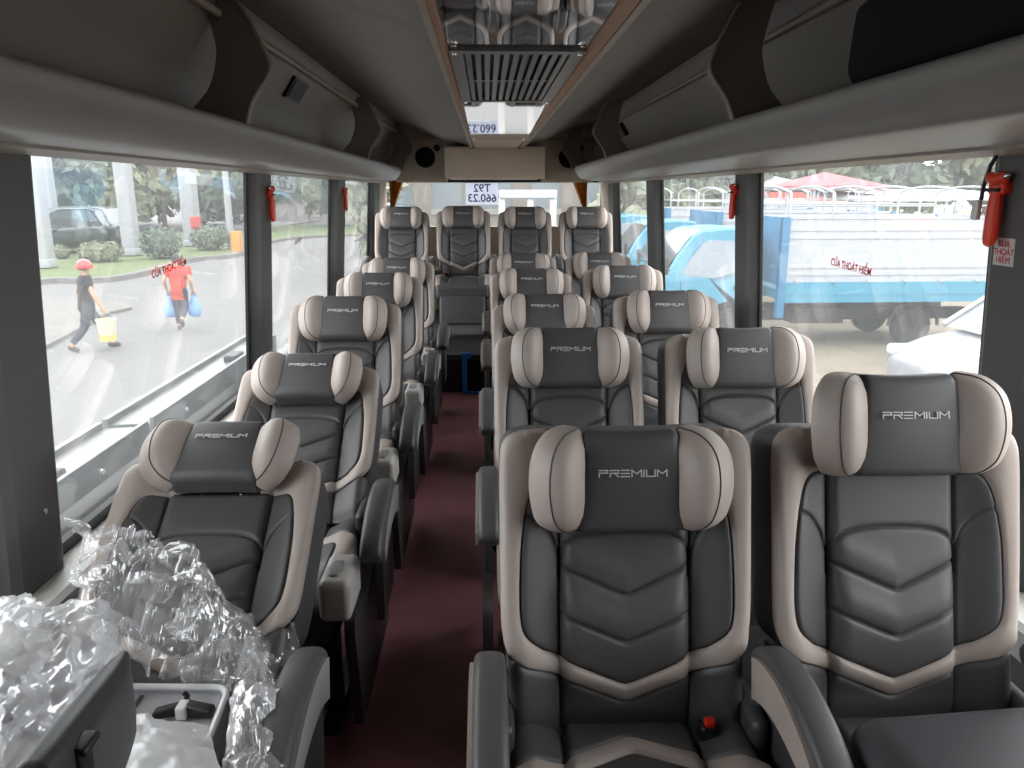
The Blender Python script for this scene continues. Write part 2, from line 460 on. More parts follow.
def make_seat(arm_sides=(-1, 1), aisle=None):
    """a reclining coach seat facing the front of the coach (-y); origin on the floor below the hip line"""
    root = empty('coach_seat')
    ZH = .42
    # reclining back
    sh = MB(); ol = b_outer[:-6] ; full = [V2((-.228, 0.0)), V2((-.232, .08)), V2((-.238, .13))] + list(reversed(ol))
    full = full + [V2((-p.x, p.y)) for p in reversed(full)]
    cen = V2((0, .3)); rows = []
    for k, n in ((.0, -.02), (.9, -.02), (.97, -.01), (.985, .018), (.997, .026), (1.0, .018), (1.0, -.075), (.985, -.10), (.95, -.118), (.8, -.128), (.4, -.13), (0, -.13)):
        rows.append([back_map(*(cen + (p - cen) * k), n) for p in full])
    sh.grid(rows, 0, close_u=True)
    back = sh.build('backrest', 'leather_grey', root, angle=60)
    back.location = (0, 0, ZH)
    band, panel, lower = upholster(b_outer, b_inner, F_back, back_map, seams_back, True)
    tag(band.build('backrest_band', 'leather_beige', back, angle=70), 'beige band framing the backrest, pointed at the bottom')
    panel.build('backrest_panel', 'leather_grey', back, angle=70)
    lower.build('lumbar_panel', 'leather_grey', back, angle=70)
    pk = MB()                                                             # magazine net on the rear of the back
    pk.rbox((0, .138, .17), (.17, .012, .09), .01, 0, n=2)
    pk.build('seat_pocket', 'plastic_dark', back)
    # cushion
    cu = MB(); cu.rbox((0, -.235, -.06), (.236, .245, .062), .035, 0, n=3, mid=3)
    cush = cu.build('seat_cushion', 'leather_grey', root); cush.location = (0, 0, ZH)
    band, panel, lower = upholster(c_outer, c_inner, F_cush, cushion_map, seams_cush, True, sides=-.06, grid=.011, N=90)
    tag(band.build('cushion_band', 'leather_beige', cush, angle=70), 'beige band round the cushion, pointed at the back')
    panel.build('cushion_panel', 'leather_grey', cush, angle=70)
    lower.build('cushion_rear_panel', 'leather_grey', cush, angle=70)
    lr = MB(); lr.rbox((0, -.495, .225), (.20, .03, .115), .022, 0, n=3, mid=2, fn=lambda x, y, z: (x, y - .05 * (-z / .12), z))
    lr.build('leg_rest', 'leather_grey', root)
    fr = MB()
    for sx in (-1, 1):
        fr.box((sx * .19 - .02, -.42, 0), (sx * .19 + .02, .06, .03)); fr.box((sx * .19 - .02, -.36, .03), (sx * .19 + .02, -.31, .33)); fr.box((sx * .19 - .02, -.06, .03), (sx * .19 + .02, 0, .33))
    fr.box((-.21, -.4, .28), (.21, .05, .33))
    fr.build('seat_frame', 'plastic_black', root, smooth=False)
    # recliner housings at the hip
    for sx in (-1, 1):
        hs = MB(); hs.rbox((sx * .243, -.02, .43), (.018, .085, .075), .018, 0, n=3)
        hs.build('recliner_cover', 'plastic_dark', root)
    for sx in (-1, 1):
        make_armrest(root, 0, sx if aisle == 1 else -1, beige=(aisle != 1)).location = (sx * (.325 if aisle == 1 else .272), (-.10 if aisle == 1 else -.06), (-.03 if aisle == 1 else -.02))
    if aisle:                                                              # valance on the aisle side
        sp = MB(); poly = [(p.x, p.y) for p in spline([(.10, .05), (.12, .30), (.10, .44), (.02, .46), (-.12, .40), (-.30, .36), (-.46, .40), (-.50, .36), (-.47, .2), (-.44, .05)], 5)]
        xo = aisle * .262
        sp.prism(poly, lambda a, b: (xo, a, b), lambda a, b: (xo + aisle * .028, a, b))
        sp.build('side_valance', 'plastic_dark', root, smooth=False)
    if aisle == 1:
        cp = MB(); cp.rbox((aisle * .245, -.44, .455), (.042, .085, .055), .02, 0, n=4, mid=2)
        cap = cp.build('cushion_corner_cap', 'cap_beige', root); tag(cap, 'pale corner cap of the cushion')
        ov = MB(); ov.rbox((aisle * .24, -.45, .509), (.022, .042, .006), .006, 0, n=2, fn=lambda x, y, z: (x * math.sqrt(max(0.05, 1 - (y / .046) ** 2)), y, z))
        ov.build('recline_handle', 'plastic_grey', cap)
    bk = MB(); bs = -1 if (aisle or -1) > 0 else 1
    bk.rbox((bs * .155, -.05, .448), (.018, .018, .026), .008, 0, n=2, fn=lambda x, y, z: (x, y - .35 * z, z))
    bo = bk.build('belt_buckle', 'plastic_black', root)
    bb = MB(); bb.rbox((bs * .155, -.062, .477), (.010, .010, .008), .004, 0, n=2); tag(bb.build('release_button', 'red_plastic', bo), 'red release button')
    make_headrest(root)
    return root

def pose_seat(root, recline, raise_=0.0, tilt=0.0):
    "recline the back; the headrest rides on it, raised along the back by raise_"
    r = R(recline)
    for ch in kids(root):
        nm = ch.name.split('.')[0]
        if nm == 'backrest': ch.rotation_euler = (-r, 0, 0)
        if nm == 'headrest':
            s, n = .492 + raise_, .066
            ch.location = (0, s * sin(r) - n * cos(r), .42 + s * cos(r) + n * sin(r)); ch.rotation_euler = (-r + R(tilt), 0, 0)

proto = {1: make_seat(aisle=1)}
proto[-1] = None
# ------------------------------------------------------------------ the seats, set out in rows
def mirrored_seat():
    "same seat with the valance, cap and buckle on the other side"
    return make_seat(aisle=-1)
proto[-1] = mirrored_seat()
used = set()
def put_seat(kind, x, y, z, recline, raise_, tilt, label, group):
    p = proto[kind]
    o = p if kind not in used else copy_tree(p)
    used.add(kind)
    o.location = (x, y, z); o.scale = (.95, 1, 1); pose_seat(o, recline, raise_, tilt)
    tag(o, label, 'seat', group)
    return o
AX, WX = .258, .80
gl, ga, gw, gr = 'single seats on the kerb side', 'aisle seats of the double row', 'window seats of the double row', 'raised back row seats'
seat_rows = [
 # kind x y z recline raise tilt label, armrests kept
 (1, -.645, 1.36, 0, 55, .092, -6, 'grey and beige single seat holding the plastic-wrapped packages, strongly reclined', gl),
 (1, -.612, 2.23, 0, 49, .032, -3, 'grey and beige single seat, reclined, second from the front behind the plastic packages', gl),
 (1, -.606, 3.10, 0, 25, .018, 0, 'grey and beige upright single seat, third along the wall with the two pedestrians outside', gl),
 (1, -.592, 4.10, 0, 23, .012, 0, 'grey and beige single seat, fourth along the wall with the two pedestrians outside', gl),
 (1, -.585, 4.98, 0, 20, .015, 0, 'grey and beige single seat, last before the raised back row, opposite the trucks', gl),
 (-1, AX, 1.28, 0, 13, .0, 4, 'large grey and beige aisle seat in the front row of the double seats, headrest low', ga),
 (-1, AX, 2.26, 0, 20, .018, 0, 'grey and beige aisle seat directly behind the front aisle seat', ga),
 (-1, AX, 3.22, 0, 33, .03, 0, 'grey and beige aisle seat, third row of the double seats', ga),
 (-1, AX, 4.33, 0, 24, .012, 0, 'grey and beige aisle seat, fourth row of the double seats', ga),
 (-1, AX, 5.38, 0, 20, .012, 0, 'grey and beige aisle seat, fifth row, last before the back row', ga),
 (-1, WX - .022, 1.28, 0, 14, .095, 2, 'grey and beige window seat in the front row, headrest raised high above its shoulders', gw),
 (-1, WX, 2.26, 0, 16, .014, 0, 'grey and beige window seat in the second row, beside the blue truck outside', gw),
 (-1, WX, 3.24, 0, 22, .014, 0, 'grey and beige window seat in the third row of the double seats', gw),
 (-1, WX, 4.40, 0, 18, .012, 0, 'grey and beige window seat in the fourth row of the double seats', gw),
 (-1, WX, 5.42, 0, 18, .012, 0, 'grey and beige window seat in the fifth row, nearest the raised back row', gw),
 (1, -.735, 6.72, .28, 20, .03, 0, 'back row seat at the corner by the kerb-side wall', gr),
 (1, -.20, 6.72, .28, 16, .03, 0, 'back row seat facing down the aisle above the blue tape', gr),
 (-1, .335, 6.72, .28, 20, .03, 0, 'back row seat second from the truck-side wall, under the white beam outside', gr),
 (-1, .87, 6.72, .28, 20, .03, 0, 'back row seat at the corner by the truck-side wall', gr),
]
seats = [put_seat(*a) for a in seat_rows]
def drop_child(o):
    for ch in kids(o): drop_child(ch)
    bpy.data.objects.remove(o)
for o in seats:                                   # neighbours share the armrest between them
    g = o['group']
    for ch in list(kids(o)):
        nm = ch.name.split('.')[0]
        if nm == 'armrest':
            right = ch.location.x > 0
            if (g == ga and right) or (g == gr and o.location.x < .8 and right): drop_child(ch)
            elif g == gr: ch.location.x = math.copysign(.288, ch.location.x)
        elif nm == 'belt_buckle' and g == gw and o.location.y < 2: drop_child(ch)
        elif nm in ('side_valance', 'cushion_corner_cap') and g == gr: drop_child(ch)
    if g == gr: o.scale = (.93, 1, 1)
# ------------------------------------------------------------------ the coach body
Y0, Y1 = -1.75, 7.75              # closed front end, rear wall
TUM = .065                        # the side walls lean in towards the roof
SILL, HEAD = .545, 1.525
def wx(side, z, out=0):           # inner face of a side wall at height z
    return CX + side * (1.105 - TUM * (z - SILL) + out)
def wall_prism(mb, side, y0, y1, z0, z1, t0, t1, mi=0):
    "a slab following the lean of the wall, t0..t1 measured outwards from the inner face"
    poly = [(wx(side, z0, t0), z0), (wx(side, z1, t0), z1), (wx(side, z1, t1), z1), (wx(side, z0, t1), z0)]
    mb.prism(poly, lambda x, z: (x, y0, z), lambda x, z: (x, y1, z), mi)

f = MB(); f.box((CX - 1.16, Y0, -.08), (CX + 1.16, Y1, 0)); struct(f.build('floor', 'floor_vinyl', smooth=False))
f = MB(); f.box((CX - 1.10, 5.50, .001), (CX + 1.10, Y1, .28)); struct(f.build('floor_step', 'step_dark', smooth=False))
f = MB(); f.box((-.42, 5.485, .24), (.50, 5.50, .284)); struct(f.build('trim_step', 'plastic_dark', smooth=False))

PIL = [(1.53, 1.78), (3.41, 3.67), (5.2, 5.56), (6.92, 7.28)]
for side, nm in ((-1, 'left'), (1, 'right')):
    if side > 0: PIL = [(1.53, 1.755), (3.35, 3.59), (5.24, 5.58), (6.96, 7.32)]
    w = MB(); wall_prism(w, side, Y0, Y1, -.05, SILL - .03, 0, .07); wall_prism(w, side, Y0, .30, SILL - .03, HEAD, 0, .07)  # solid upper part at the front is unseen, added to hold back window light
    struct(w.build('wall_' + nm, 'wall_grey', smooth=False))
    s = MB(); x0, x1 = wx(side, SILL, -.065), wx(side, SILL, .05)
    poly = [(x0, SILL - .075), (x0, SILL - .012), (x0 + side * .012, SILL), (x1, SILL + .004), (x1, SILL - .06)]
    s.prism(poly, lambda x, z: (x, Y0, z), lambda x, z: (x, Y1, z))
    struct(s.build('trim_sill_' + nm, 'sill_light', smooth=False))
    h = MB(); wall_prism(h, side, Y0, Y1, HEAD, 1.62, -.02, .06)
    struct(h.build('trim_header_' + nm, 'trim_light', smooth=False))
    for i, (a, b) in enumerate(PIL):
        p = MB()
        n = 8; za, zb = SILL + .004, HEAD
        prof = [(a, .045), (a + .02, .012), (a + .045, 0), (b - .045, 0), (b - .02, .012), (b, .045)]
        rows = [[(wx(side, z, o), y, z) for y, o in prof] for z in (za, zb)]
        p.grid(rows); 
        rows2 = [[(wx(side, z, .055), y, z) for y in (a, b)] for z in (za, zb)]
        p.grid(rows2)
        po = struct(p.build('pillar_%s_%d' % (nm, i + 1), 'pillar_dark', smooth=True, angle=20))
        k = MB()
        for y in (a - .028, b + .0):
            wall_prism(k, side, y, y + .028, SILL + .01, HEAD, .04, .052)
        k.build('pillar_edge', 'rubber_black', po, smooth=False)
        sc_ = MB()
        sc_.lathe([(.0, 0), (.007, .0), (.007, .004), (.003, .006)], (0, 0, 0), 'x', k=10)
        so = sc_.build('screw', 'chrome', po); so.location = (wx(side, .72), (a + b) / 2 + .02, .72)
        if side > 0: so.rotation_euler.z = pi
    # rear corner panel between the last window and the rear wall
    c = MB(); wall_prism(c, side, 7.28, Y1, SILL, HEAD, .0, .06); struct(c.build('wall_corner_' + nm, 'rear_beige', smooth=False))
    # panes
    ys = [.30] + [y for ab in PIL for y in ab]
    for i in range(4):
        a, b = ys[2 * i], ys[2 * i + 1]
        g = MB(); wall_prism(g, side, a - .02, b + .02, SILL + .03, HEAD, .050, .055)
        go = struct(g.build('window_%s_%d' % (nm, i + 1), 'window_glass', smooth=False))
        r = MB(); wall_prism(r, side, a, b, SILL + .003, SILL + .035, .035, .058); wall_prism(r, side, a, b, HEAD - .014, HEAD, .035, .058)
        r.build('window_seal', 'rubber_black', go, smooth=False)

# rear wall with its window
RWX0, RWX1, RWZ0, RWZ1 = -.98, 1.12, 1.10, 1.555
w = MB()
w.box((CX - 1.1, Y1, -.05), (CX + 1.1, Y1 + .07, RWZ0)); w.box((CX - 1.1, Y1, RWZ1), (CX + 1.1, Y1 + .07, 2.12))
w.box((CX - 1.1, Y1, RWZ0), (RWX0, Y1 + .07, RWZ1)); w.box((RWX1, Y1, RWZ0), (CX + 1.1, Y1 + .07, RWZ1))
struct(w.build('wall_rear', 'rear_beige', smooth=False))
g = MB(); g.box((RWX0, Y1 + .04, RWZ0), (RWX1, Y1 + .045, RWZ1)); go = struct(g.build('window_rear', 'window_glass', smooth=False))
r = MB(); r.box((RWX0, Y1 + .02, RWZ1 - .035), (RWX1, Y1 + .05, RWZ1)); r.build('window_seal', 'rubber_black', go, smooth=False)
# boxed panel over the rear window
w = MB(); w.rbox((.075, 7.22, 1.672), (.42, .53, .127), .015, 0, n=2); struct(w.build('trim_rear_panel', 'rear_beige', smooth=True))

# front end: unseen solid wall instead of a windscreen, added to block light
w = MB(); xl, xr = CX - 1.16, CX + 1.16
def plate(x0, x1, z0, z1): w.box((x0, Y0 - .07, z0), (x1, Y0, z1))
plate(xl, xr, -.05, 2.12)
struct(w.build('wall_front_blackout', 'wall_grey', smooth=False))

# ceiling: a vault rising from the lowered centre duct to the sides
SX0, SX1, SZ = -.122, .303, 1.79  # duct edges, duct underside
cl = [(SX0, SZ + .012), (-.34, 1.865), (-.58, 1.97), (-.74, 2.015)]
cr = [(SX1, SZ + .012), (.50, 1.865), (.72, 1.97), (.88, 2.015)]
prof = list(reversed(cl)) + [(-.09, SZ + .03), (.27, SZ + .03)] + cr
outer = [(.95, 2.03), (1.12, 1.80), (1.13, 1.58), (1.19, 1.58), (1.18, 1.86), (.97, 2.10), (-.82, 2.10), (-1.03, 1.86), (-1.04, 1.58), (-.98, 1.58), (-.97, 1.80), (-.80, 2.03)]
c = MB(); poly = prof + outer
nP = len(poly)
rows = [[(x, Y0, z) for x, z in poly], [(x, Y1, z) for x, z in poly]]
c.grid(rows, 0, close_u=True)
struct(c.build('ceiling', 'ceiling_grey', angle=45))
c = MB()
for yj in (2.0, 5.2):
    for pp in (cl, cr):
        c.grid([[(x, yj, z - .0025) for x, z in pp], [(x, yj + .006, z - .0025) for x, z in pp]])
struct(c.build('ceiling_joint', 'plastic_dark', smooth=False))
# wooden edge trims of the duct
for k, (xa, xb) in enumerate(((SX0 - .006, -.095), (.262, SX1 + .006))):
    t = MB()
    ye = 6.52
    prof2 = [(xa, SZ + .016), (xa + .004, SZ - .012), (xb - .004, SZ - .014), (xb, SZ - .004), (xb, SZ + .04), (xa, SZ + .04)] if k == 0 else [(xa, SZ + .04), (xa, SZ - .004), (xa + .004, SZ - .014), (xb - .004, SZ - .012), (xb, SZ + .016), (xb, SZ + .04)]
    t.prism(prof2, lambda x, z: (x, Y0, z), lambda x, z: (x, ye, z))
    to = struct(t.build('trim_duct_%d' % (k + 1), 'wood_trim', smooth=False))
    l = MB(); xm = xa if k == 0 else xb
    l.box((min(xm, xm + (.016 if k == 0 else -.016)), Y0, SZ - .0155), (max(xm, xm + (.016 if k == 0 else -.016)), ye, SZ - .0125)); l.build('trim_line', 'trim_light', to, smooth=False)
    e = MB(); e.rbox(((xa + xb) / 2, ye + .01, SZ + .005), ((xb - xa) / 2 + .006, .02, .024), .006, 0, n=2); e.build('trim_end', 'plastic_dark', to)
# duct end panel behind the trims
d = MB(); d.box((-.095, 5.24, SZ - .006), (.262, 6.6, SZ + .03)); struct(d.build('ceiling_end_panel', 'rear_beige', smooth=False))

# mirrors and the return-air grille
def mirror_panel(y0, y1, label):
    root = empty('ceiling_mirror', ((-.095 + .262) / 2, (y0 + y1) / 2, SZ))
    tag(root, label, 'mirror')
    m = MB(); m.box((-.177, -(y1 - y0) / 2, -.002), (.177, (y1 - y0) / 2, .004)); m.build('mirror_pane', 'mirror', root, smooth=False)
    n = MB()
    for sx in (-1, 1):
        for yy in (-(y1 - y0) / 2 + .04, (y1 - y0) / 2 - .04):
            s_ = MB(); s_.lathe([(0, -.008), (.008, -.008), (.009, -.004), (.009, -.001), (0, -.001)], (0, 0, 0), 'z', k=12)
            so = s_.build('mirror_screw', 'chrome', root); so.location = (sx * .162, yy, 0)
    return root
mirror_panel(Y0 + .1, 2.115, 'long ceiling mirror ahead of the slatted grille, reflecting the back seats')
rm = mirror_panel(3.29, 5.23, 'ceiling mirror behind the slatted grille, reflecting the bright rear window and its sign')
rm.rotation_euler.x = R(-1.3); rm.location.z -= .010
root = empty('return_air_grille', (.0835, 2.70, SZ)); root.scale = (.86, .86, .86); tag(root, 'grey slatted return-air grille between two mirrors in the ceiling', 'air grille')
m = MB()
for sx in (-1, 1): m.box((sx * .185 - .021, -.62, -.012), (sx * .185 + .021, .62, .006))
m.box((-.206, -.675, -.012), (.206, -.62, .006)); m.box((-.206, .62, -.012), (.206, .675, .006))
m.build('grille_frame', 'grille_metal', root, smooth=False)
m = MB()
for k in range(11):
    x = -.15 + k * .03; m.box((x - .0085, -.62, -.009), (x + .0085, .62, .004))
m.box((-.165, -.02, -.006), (.165, .02, .005))
m.build('grille_slats', 'grille_metal', root, smooth=False)
m = MB(); m.box((-.2, -.67, .012), (.2, .67, .02)); m.build('grille_backing', 'rubber_black', root, smooth=False)
for sx in (-1, 1):
    for yy in (-.65, .65):
        s_ = MB(); s_.lathe([(0, -.02), (.007, -.02), (.009, -.016), (.009, -.011), (0, -.011)], (0, 0, 0), 'z', k=12)
        so = s_.build('grille_screw', 'chrome', root); so.location = (sx * .19, yy, 0)

# overhead luggage racks
def rack(side, lipx, lipz, railx, name_label):
    root = empty('luggage_rack', (0, 0, 0)); tag(root, name_label, 'luggage rack', 'overhead luggage racks')
    wxh = wx(side, 1.53)
    s = side
    # the rolled front cornice, from the window head to the rounded lip
    cs = [(wxh - s * .0, 1.512), (wxh - s * .035, 1.522), (lipx + s * .085, lipz - .105), (lipx + s * .045, lipz - .085), (lipx + s * .012, lipz - .045), (lipx, lipz - .012), (lipx + s * .006, lipz + .004), (lipx + s * .03, lipz + .008), (lipx + s * .05, lipz - .01), (lipx + s * .07, lipz - .04), (wxh - s * .02, lipz - .05)]
    sp = spline(cs, 6)
    r = MB(); ys_ = [Y0 + .02, 6.9, 7.15, 7.3, 7.42, 7.5]
    rows = []
    for y in ys_:
        k = 0 if y <= 6.9 else ((y - 6.9) / .6) ** 2
        rows.append([(p.x + (wxh - p.x) * k * .55, y, p.y + (1.53 - p.y) * k * .35) for p in sp])
    r.grid(rows, 0, cap0=False)
    r.grid([[(wxh, Y0 + .02, 1.512), (wxh, 7.5, 1.512)], [(wxh - s * .02, Y0 + .02, lipz - .05), (wxh - s * .02, 7.5, lipz - .05)]])
    r.build('cornice', 'rack_grey', root, angle=60)
    u = MB()                                       # flat strip under the cornice
    u.prism([(wxh - s * .002, 1.505), (wxh - s * .002, 1.515), (wxh - s * .05, 1.524), (wxh - s * .05, 1.516)], lambda x, z: (x, Y0 + .02, z), lambda x, z: (x, 7.3, z))
    u.build('cornice_strip', 'trim_light', root, smooth=False)
    # sloping back panel with its upper rail
    bx = wxh + s * .015
    b = MB(); pts = spline([(railx - s * .01, 2.0), (railx + s * .05, 1.91), (bx - s * .04, 1.76), (bx - s * .02, 1.60)], 6)
    b.grid([[(p.x, Y0 + .02, p.y) for p in pts], [(p.x, 7.55, p.y) for p in pts]])
    b.grid([[(p.x + s * .02, Y0 + .02, p.y + .02) for p in pts], [(p.x + s * .02, 7.55, p.y + .02) for p in pts]])
    b.build('rack_back_panel', 'bracket_grey', root, angle=60)
    t = MB(); t.rbox((railx, 2.9, 1.95 if s < 0 else 1.935), (.013, 4.62, .011), .008, 0, n=2); t.build('rack_rail', 'trim_light', root)
    def on_back(f_):
        k = f_ * (len(pts) - 1); i = int(k); return pts[i].lerp(pts[min(i + 1, len(pts) - 1)], k - i)
    for yb in ((2.56, 5.1, 7.2) if s < 0 else (2.52, 5.15, 7.2)):
        br = MB()
        edge = spline([(lipx + s * .012, lipz - .01), (lipx - s * .012, 1.70), (lipx - s * .066, 1.775), (lipx - s * .076, 1.80), (lipx - s * .07, 1.83), (lipx - s * .02, 1.94), (lipx + s * .02, 2.0 if s < 0 else 2.01)], 6)
        hollow = spline([(lipx + s * .11, 2.0), (lipx + s * .085, 1.90), (lipx + s * .08, 1.83), (lipx + s * .11, 1.74), (lipx + s * .17, 1.67), (lipx + s * .17, lipz - .02)], 6)
        ol = [(p.x, p.y) for p in edge] + [(p.x, p.y) for p in hollow]
        br.prism(ol, lambda x, z: (x, yb - .028, z), lambda x, z: (x, yb + .028, z))
        brk = br.build('rack_bracket', 'bracket_grey', root, smooth=False)
        ed = MB(); ed.tube([(p.x - s * .002, yb - .024, p.y) for p in edge], .007, 0, 8)
        ed.build('bracket_edge', 'trim_light', brk)
    for yv in ((3.75, 6.3) if s < 0 else (6.0, 6.95)):
        v = MB(); p, q = on_back(.30), on_back(.48); d = (q - p).normalized(); n = V2((d.y, -d.x)); n = n if n.x * s < 0 else -n
        for off, hw, hl, mi in ((.016 if s < 0 else .032, .13, .050, 0), (.020 if s < 0 else .036, .11, .040, 1)):
            c_ = (p + q) / 2
            ol = [(c_ + d * hl), (c_ - d * hl)]
            v.add([(ol[0].x + n.x * off, yv - hw, ol[0].y + n.y * off), (ol[0].x + n.x * off, yv + hw, ol[0].y + n.y * off), (ol[1].x + n.x * off, yv + hw, ol[1].y + n.y * off), (ol[1].x + n.x * off, yv - hw, ol[1].y + n.y * off),
                   (ol[0].x - n.x * .01, yv - hw, ol[0].y - n.y * .01), (ol[0].x - n.x * .01, yv + hw, ol[0].y - n.y * .01), (ol[1].x - n.x * .01, yv + hw, ol[1].y - n.y * .01), (ol[1].x - n.x * .01, yv - hw, ol[1].y - n.y * .01)],
                  [(0, 1, 2, 3), (0, 4, 5, 1), (1, 5, 6, 2), (2, 6, 7, 3), (3, 7, 4, 0)], mi, True)
        v.build('rack_vent', ['plastic_black', 'rubber_black'], root, smooth=False)
    return root
rack(-1, -.735, 1.632, -.80, 'grey overhead luggage rack above the windows facing the pedestrians')
rack(1, .765, 1.645, .955, 'grey overhead luggage rack above the windows facing the trucks, black bag inside')

# speakers at the rear ends of the racks
for (x0, x1, cx, cz, cat_) in ((-.86, -.36, -.57, 1.735, 'kerb-side'), (.52, 1.02, .78, 1.735, 'truck-side')):
    root = empty('speaker', ((x0 + x1) / 2, 7.56, 1.70)); tag(root, 'round black loudspeaker in a beige plate at the %s end of the rear wall' % ('kerb-side' if x0 < 0 else 'truck-side'), 'speaker', 'rear loudspeakers')
    p = MB(); p.rbox((0, 0, .02), ((x1 - x0) / 2, .02, .20), .018, 0, n=2); p.build('speaker_plate', 'rear_beige', root)
    c_ = MB(); c_.lathe([(0, .022), (.07, .026), (.085, .032), (.092, .028), (.095, .018)], (cx - (x0 + x1) / 2, 0, .045), 'y', k=32); c_.build('speaker_cone', 'speaker_mesh', root)
    tw_ = MB(); tw_.lathe([(0, .022), (.026, .026), (.032, .018)], (cx - (x0 + x1) / 2 + .11 , 0, .13), 'y', k=20); tw_.build('tweeter', 'speaker_mesh', root)

# curtains at the rear window
for (xa, xb, lab) in ((-.93, -.78, 'orange curtain gathered at the kerb-side corner of the rear window'), (.82, .98, 'orange curtain gathered at the truck-side corner of the rear window')):
    m = MB(); rows = []
    lft = xa < 0
    for i in range(14):
        v_ = i / 13; z = 1.57 - .30 * v_; wdt = (xb - xa) * (1 - .75 * v_); row = []
        for k in range(25):
            u_ = k / 24; x = (xa + wdt * u_) if lft else (xb - wdt * u_)
            row.append((x, 7.66 + .02 * sin(u_ * 26 + v_ * 2), z))
        rows.append(row)
    m.grid(rows); m.grid([[(x, y + .006, z) for x, y, z in r_] for r_ in rows])
    tag(m.build('curtain', 'curtain_orange', angle=80), lab, 'curtain', 'rear window curtains')

# plate-number paper on the rear glass (written to be read from outside)
def text_mesh(name, body, size, mname, parent=None, thick=.0008, bold=False, spacing=1.0):
    cu = bpy.data.curves.new(name, 'FONT'); cu.body = body; cu.size = size; cu.align_x = 'CENTER'; cu.align_y = 'CENTER'; cu.extrude = thick; cu.space_character = spacing
    if bold: cu.offset = size * .018
    o = bpy.data.objects.new(name, cu); C.objects.link(o)
    dg = bpy.context.evaluated_depsgraph_get(); me = bpy.data.meshes.new_from_object(o.evaluated_get(dg))
    bpy.data.objects.remove(o); me.materials.clear(); me.materials.append(M[mname]); me.name = name
    t = bpy.data.objects.new(name, me); C.objects.link(t)
    if parent: t.parent = parent
    return t
px = hit(482, 190, 1, Y1 + .03)
root = empty('plate_number_paper', (px.x, Y1 + .034, px.z - .035)); tag(root, 'white paper with plate number T92 660.23 stuck on the rear window, seen from behind', 'paper sign')
p = MB(); p.box((-.16, -.001, -.105), (.16, .001, .105)); p.build('paper', 'paper_white', root, smooth=False)
for body, z, sz in (('T92', .05, .105), ('660.23', -.045, .105)):
    t = text_mesh('lettering', body, sz, 'ink_blue', root, bold=True); t.rotation_euler = (pi / 2, 0, pi); t.location = (0, -.002, z)

# blue tape and foil edge on the rear step
m = MB(); m.box((-.185, 5.468, .004), (-.150, 5.484, .262)); m.box((-.185, 5.46, .262), (-.12, 5.484, .30)); m.box((-.185, 5.44, .001), (.10, 5.484, .012))
tag(m.build('edge_tape', 'tape_blue', smooth=False), 'blue tape stuck in an L on the rear step riser', 'tape')

# emergency hammers
def hammer(side, y, z, scale, label, cord=False):
    x = wx(side, z)
    root = empty('emergency_hammer', (x - side * .012, y, z)); root.scale = (scale,) * 3
    tag(root, label, 'emergency hammer', 'red emergency hammers on the window pillars')
    m = MB(); m.rbox((0, 0, -.02), (.008, .018, .075), .008, 0, n=2); m.rbox((0, 0, .05), (.016, .034, .018), .008, 0, n=2)
    m.build('hammer_holder', 'red_plastic', root)
    h = MB(); rows = []
    for zz, w_ in ((-.115, .006), (-.108, .018), (-.09, .0225), (-.04, .0235), (.0, .022), (.03, .0195), (.05, .017), (.062, .02)):
        rows.append([(-side * .010 + w_ * .75 * cos(2 * pi * k / 14), w_ * sin(2 * pi * k / 14), zz) for k in range(14)])
    h.grid(rows, 0, close_u=True, cap0=True, cap1=True); h.build('hammer_handle', 'hammer_red', root)
    hd = MB(); hd.tube([(-side * .012, -.038, .082), (-side * .012, -.03, .08), (-side * .012, 0, .072), (-side * .012, .03, .08), (-side * .012, .038, .082)], [.010, .017, .019, .017, .010], 0, 12)
    ho = hd.build('hammer_head', 'hammer_red', root)
    for sy in (-1, 1):
        t = MB(); t.tube([(-side * .012, sy * .036, .082), (-side * .012, sy * .046, .084), (-side * .012, sy * .054, .085)], [.009, .006, .001], 0, 10)
        t.build('steel_tip', 'chrome', ho)
    b = MB(); b.box((-side * .012 - .018, -.027, .04), (-side * .012 + .018, .027, .05)); b.build('holder_strap', 'rubber_black', root, smooth=False)
    return root
hammer(-1, 3.56, 1.385, .74, 'red emergency hammer on the second pillar by the pedestrians')
hammer(-1, 5.42, 1.39, .74, 'red emergency hammer on the third pillar of the kerb-side windows, near the back row')
hammer(1, 3.52, 1.395, .74, 'red emergency hammer on the pillar beside the blue truck cab')
hammer(1, 1.685, 1.40, .76, 'large red emergency hammer above the white sticker on the front pillar')
# sticker under the front hammer
p_ = hit(1004, 252, 0, wx(1, 1.25) - .004)
root = empty('hammer_sticker', p_, 0); root.rotation_euler = (0, -math.atan(TUM), 0); tag(root, 'small white sticker with red words under the front pillar hammer', 'sticker')
m = MB(); m.box((-.0006, -.034, -.03), (.0006, .034, .03)); m.build('sticker_sheet', 'sticker', root, smooth=False)
for i, wd in enumerate(('BÚA', 'THOÁT', 'HIỂM')):
    t = text_mesh('lettering', wd, .02, 'ink_red', root, thick=.0004); t.rotation_euler = (pi / 2, 0, -pi / 2); t.location = (-.0012, 0, .017 - i * .0175)
# lead hanging by the front pillar
a, b = hit(1000, 150, 0, wx(1, 1.52) - .01), hit(981, 200, 0, wx(1, 1.38) - .02)
root = empty('hanging_cable', a); tag(root, 'short black cable hanging from the window head beside the front hammer', 'cable')
m = MB(); ps = [a, a.lerp(b, .3) + Vector((0, .012, 0)), a.lerp(b, .7) + Vector((0, .01, 0)), b]
m.tube([p - a for p in ps], .0045, 0, 8); m.build('cable', 'plastic_black', root)
m = MB(); m.rbox((b - a) + Vector((0, .012, -.022)), (.006, .012, .022), .004, 0, n=2); m.build('cable_connector', 'sill_light', root)

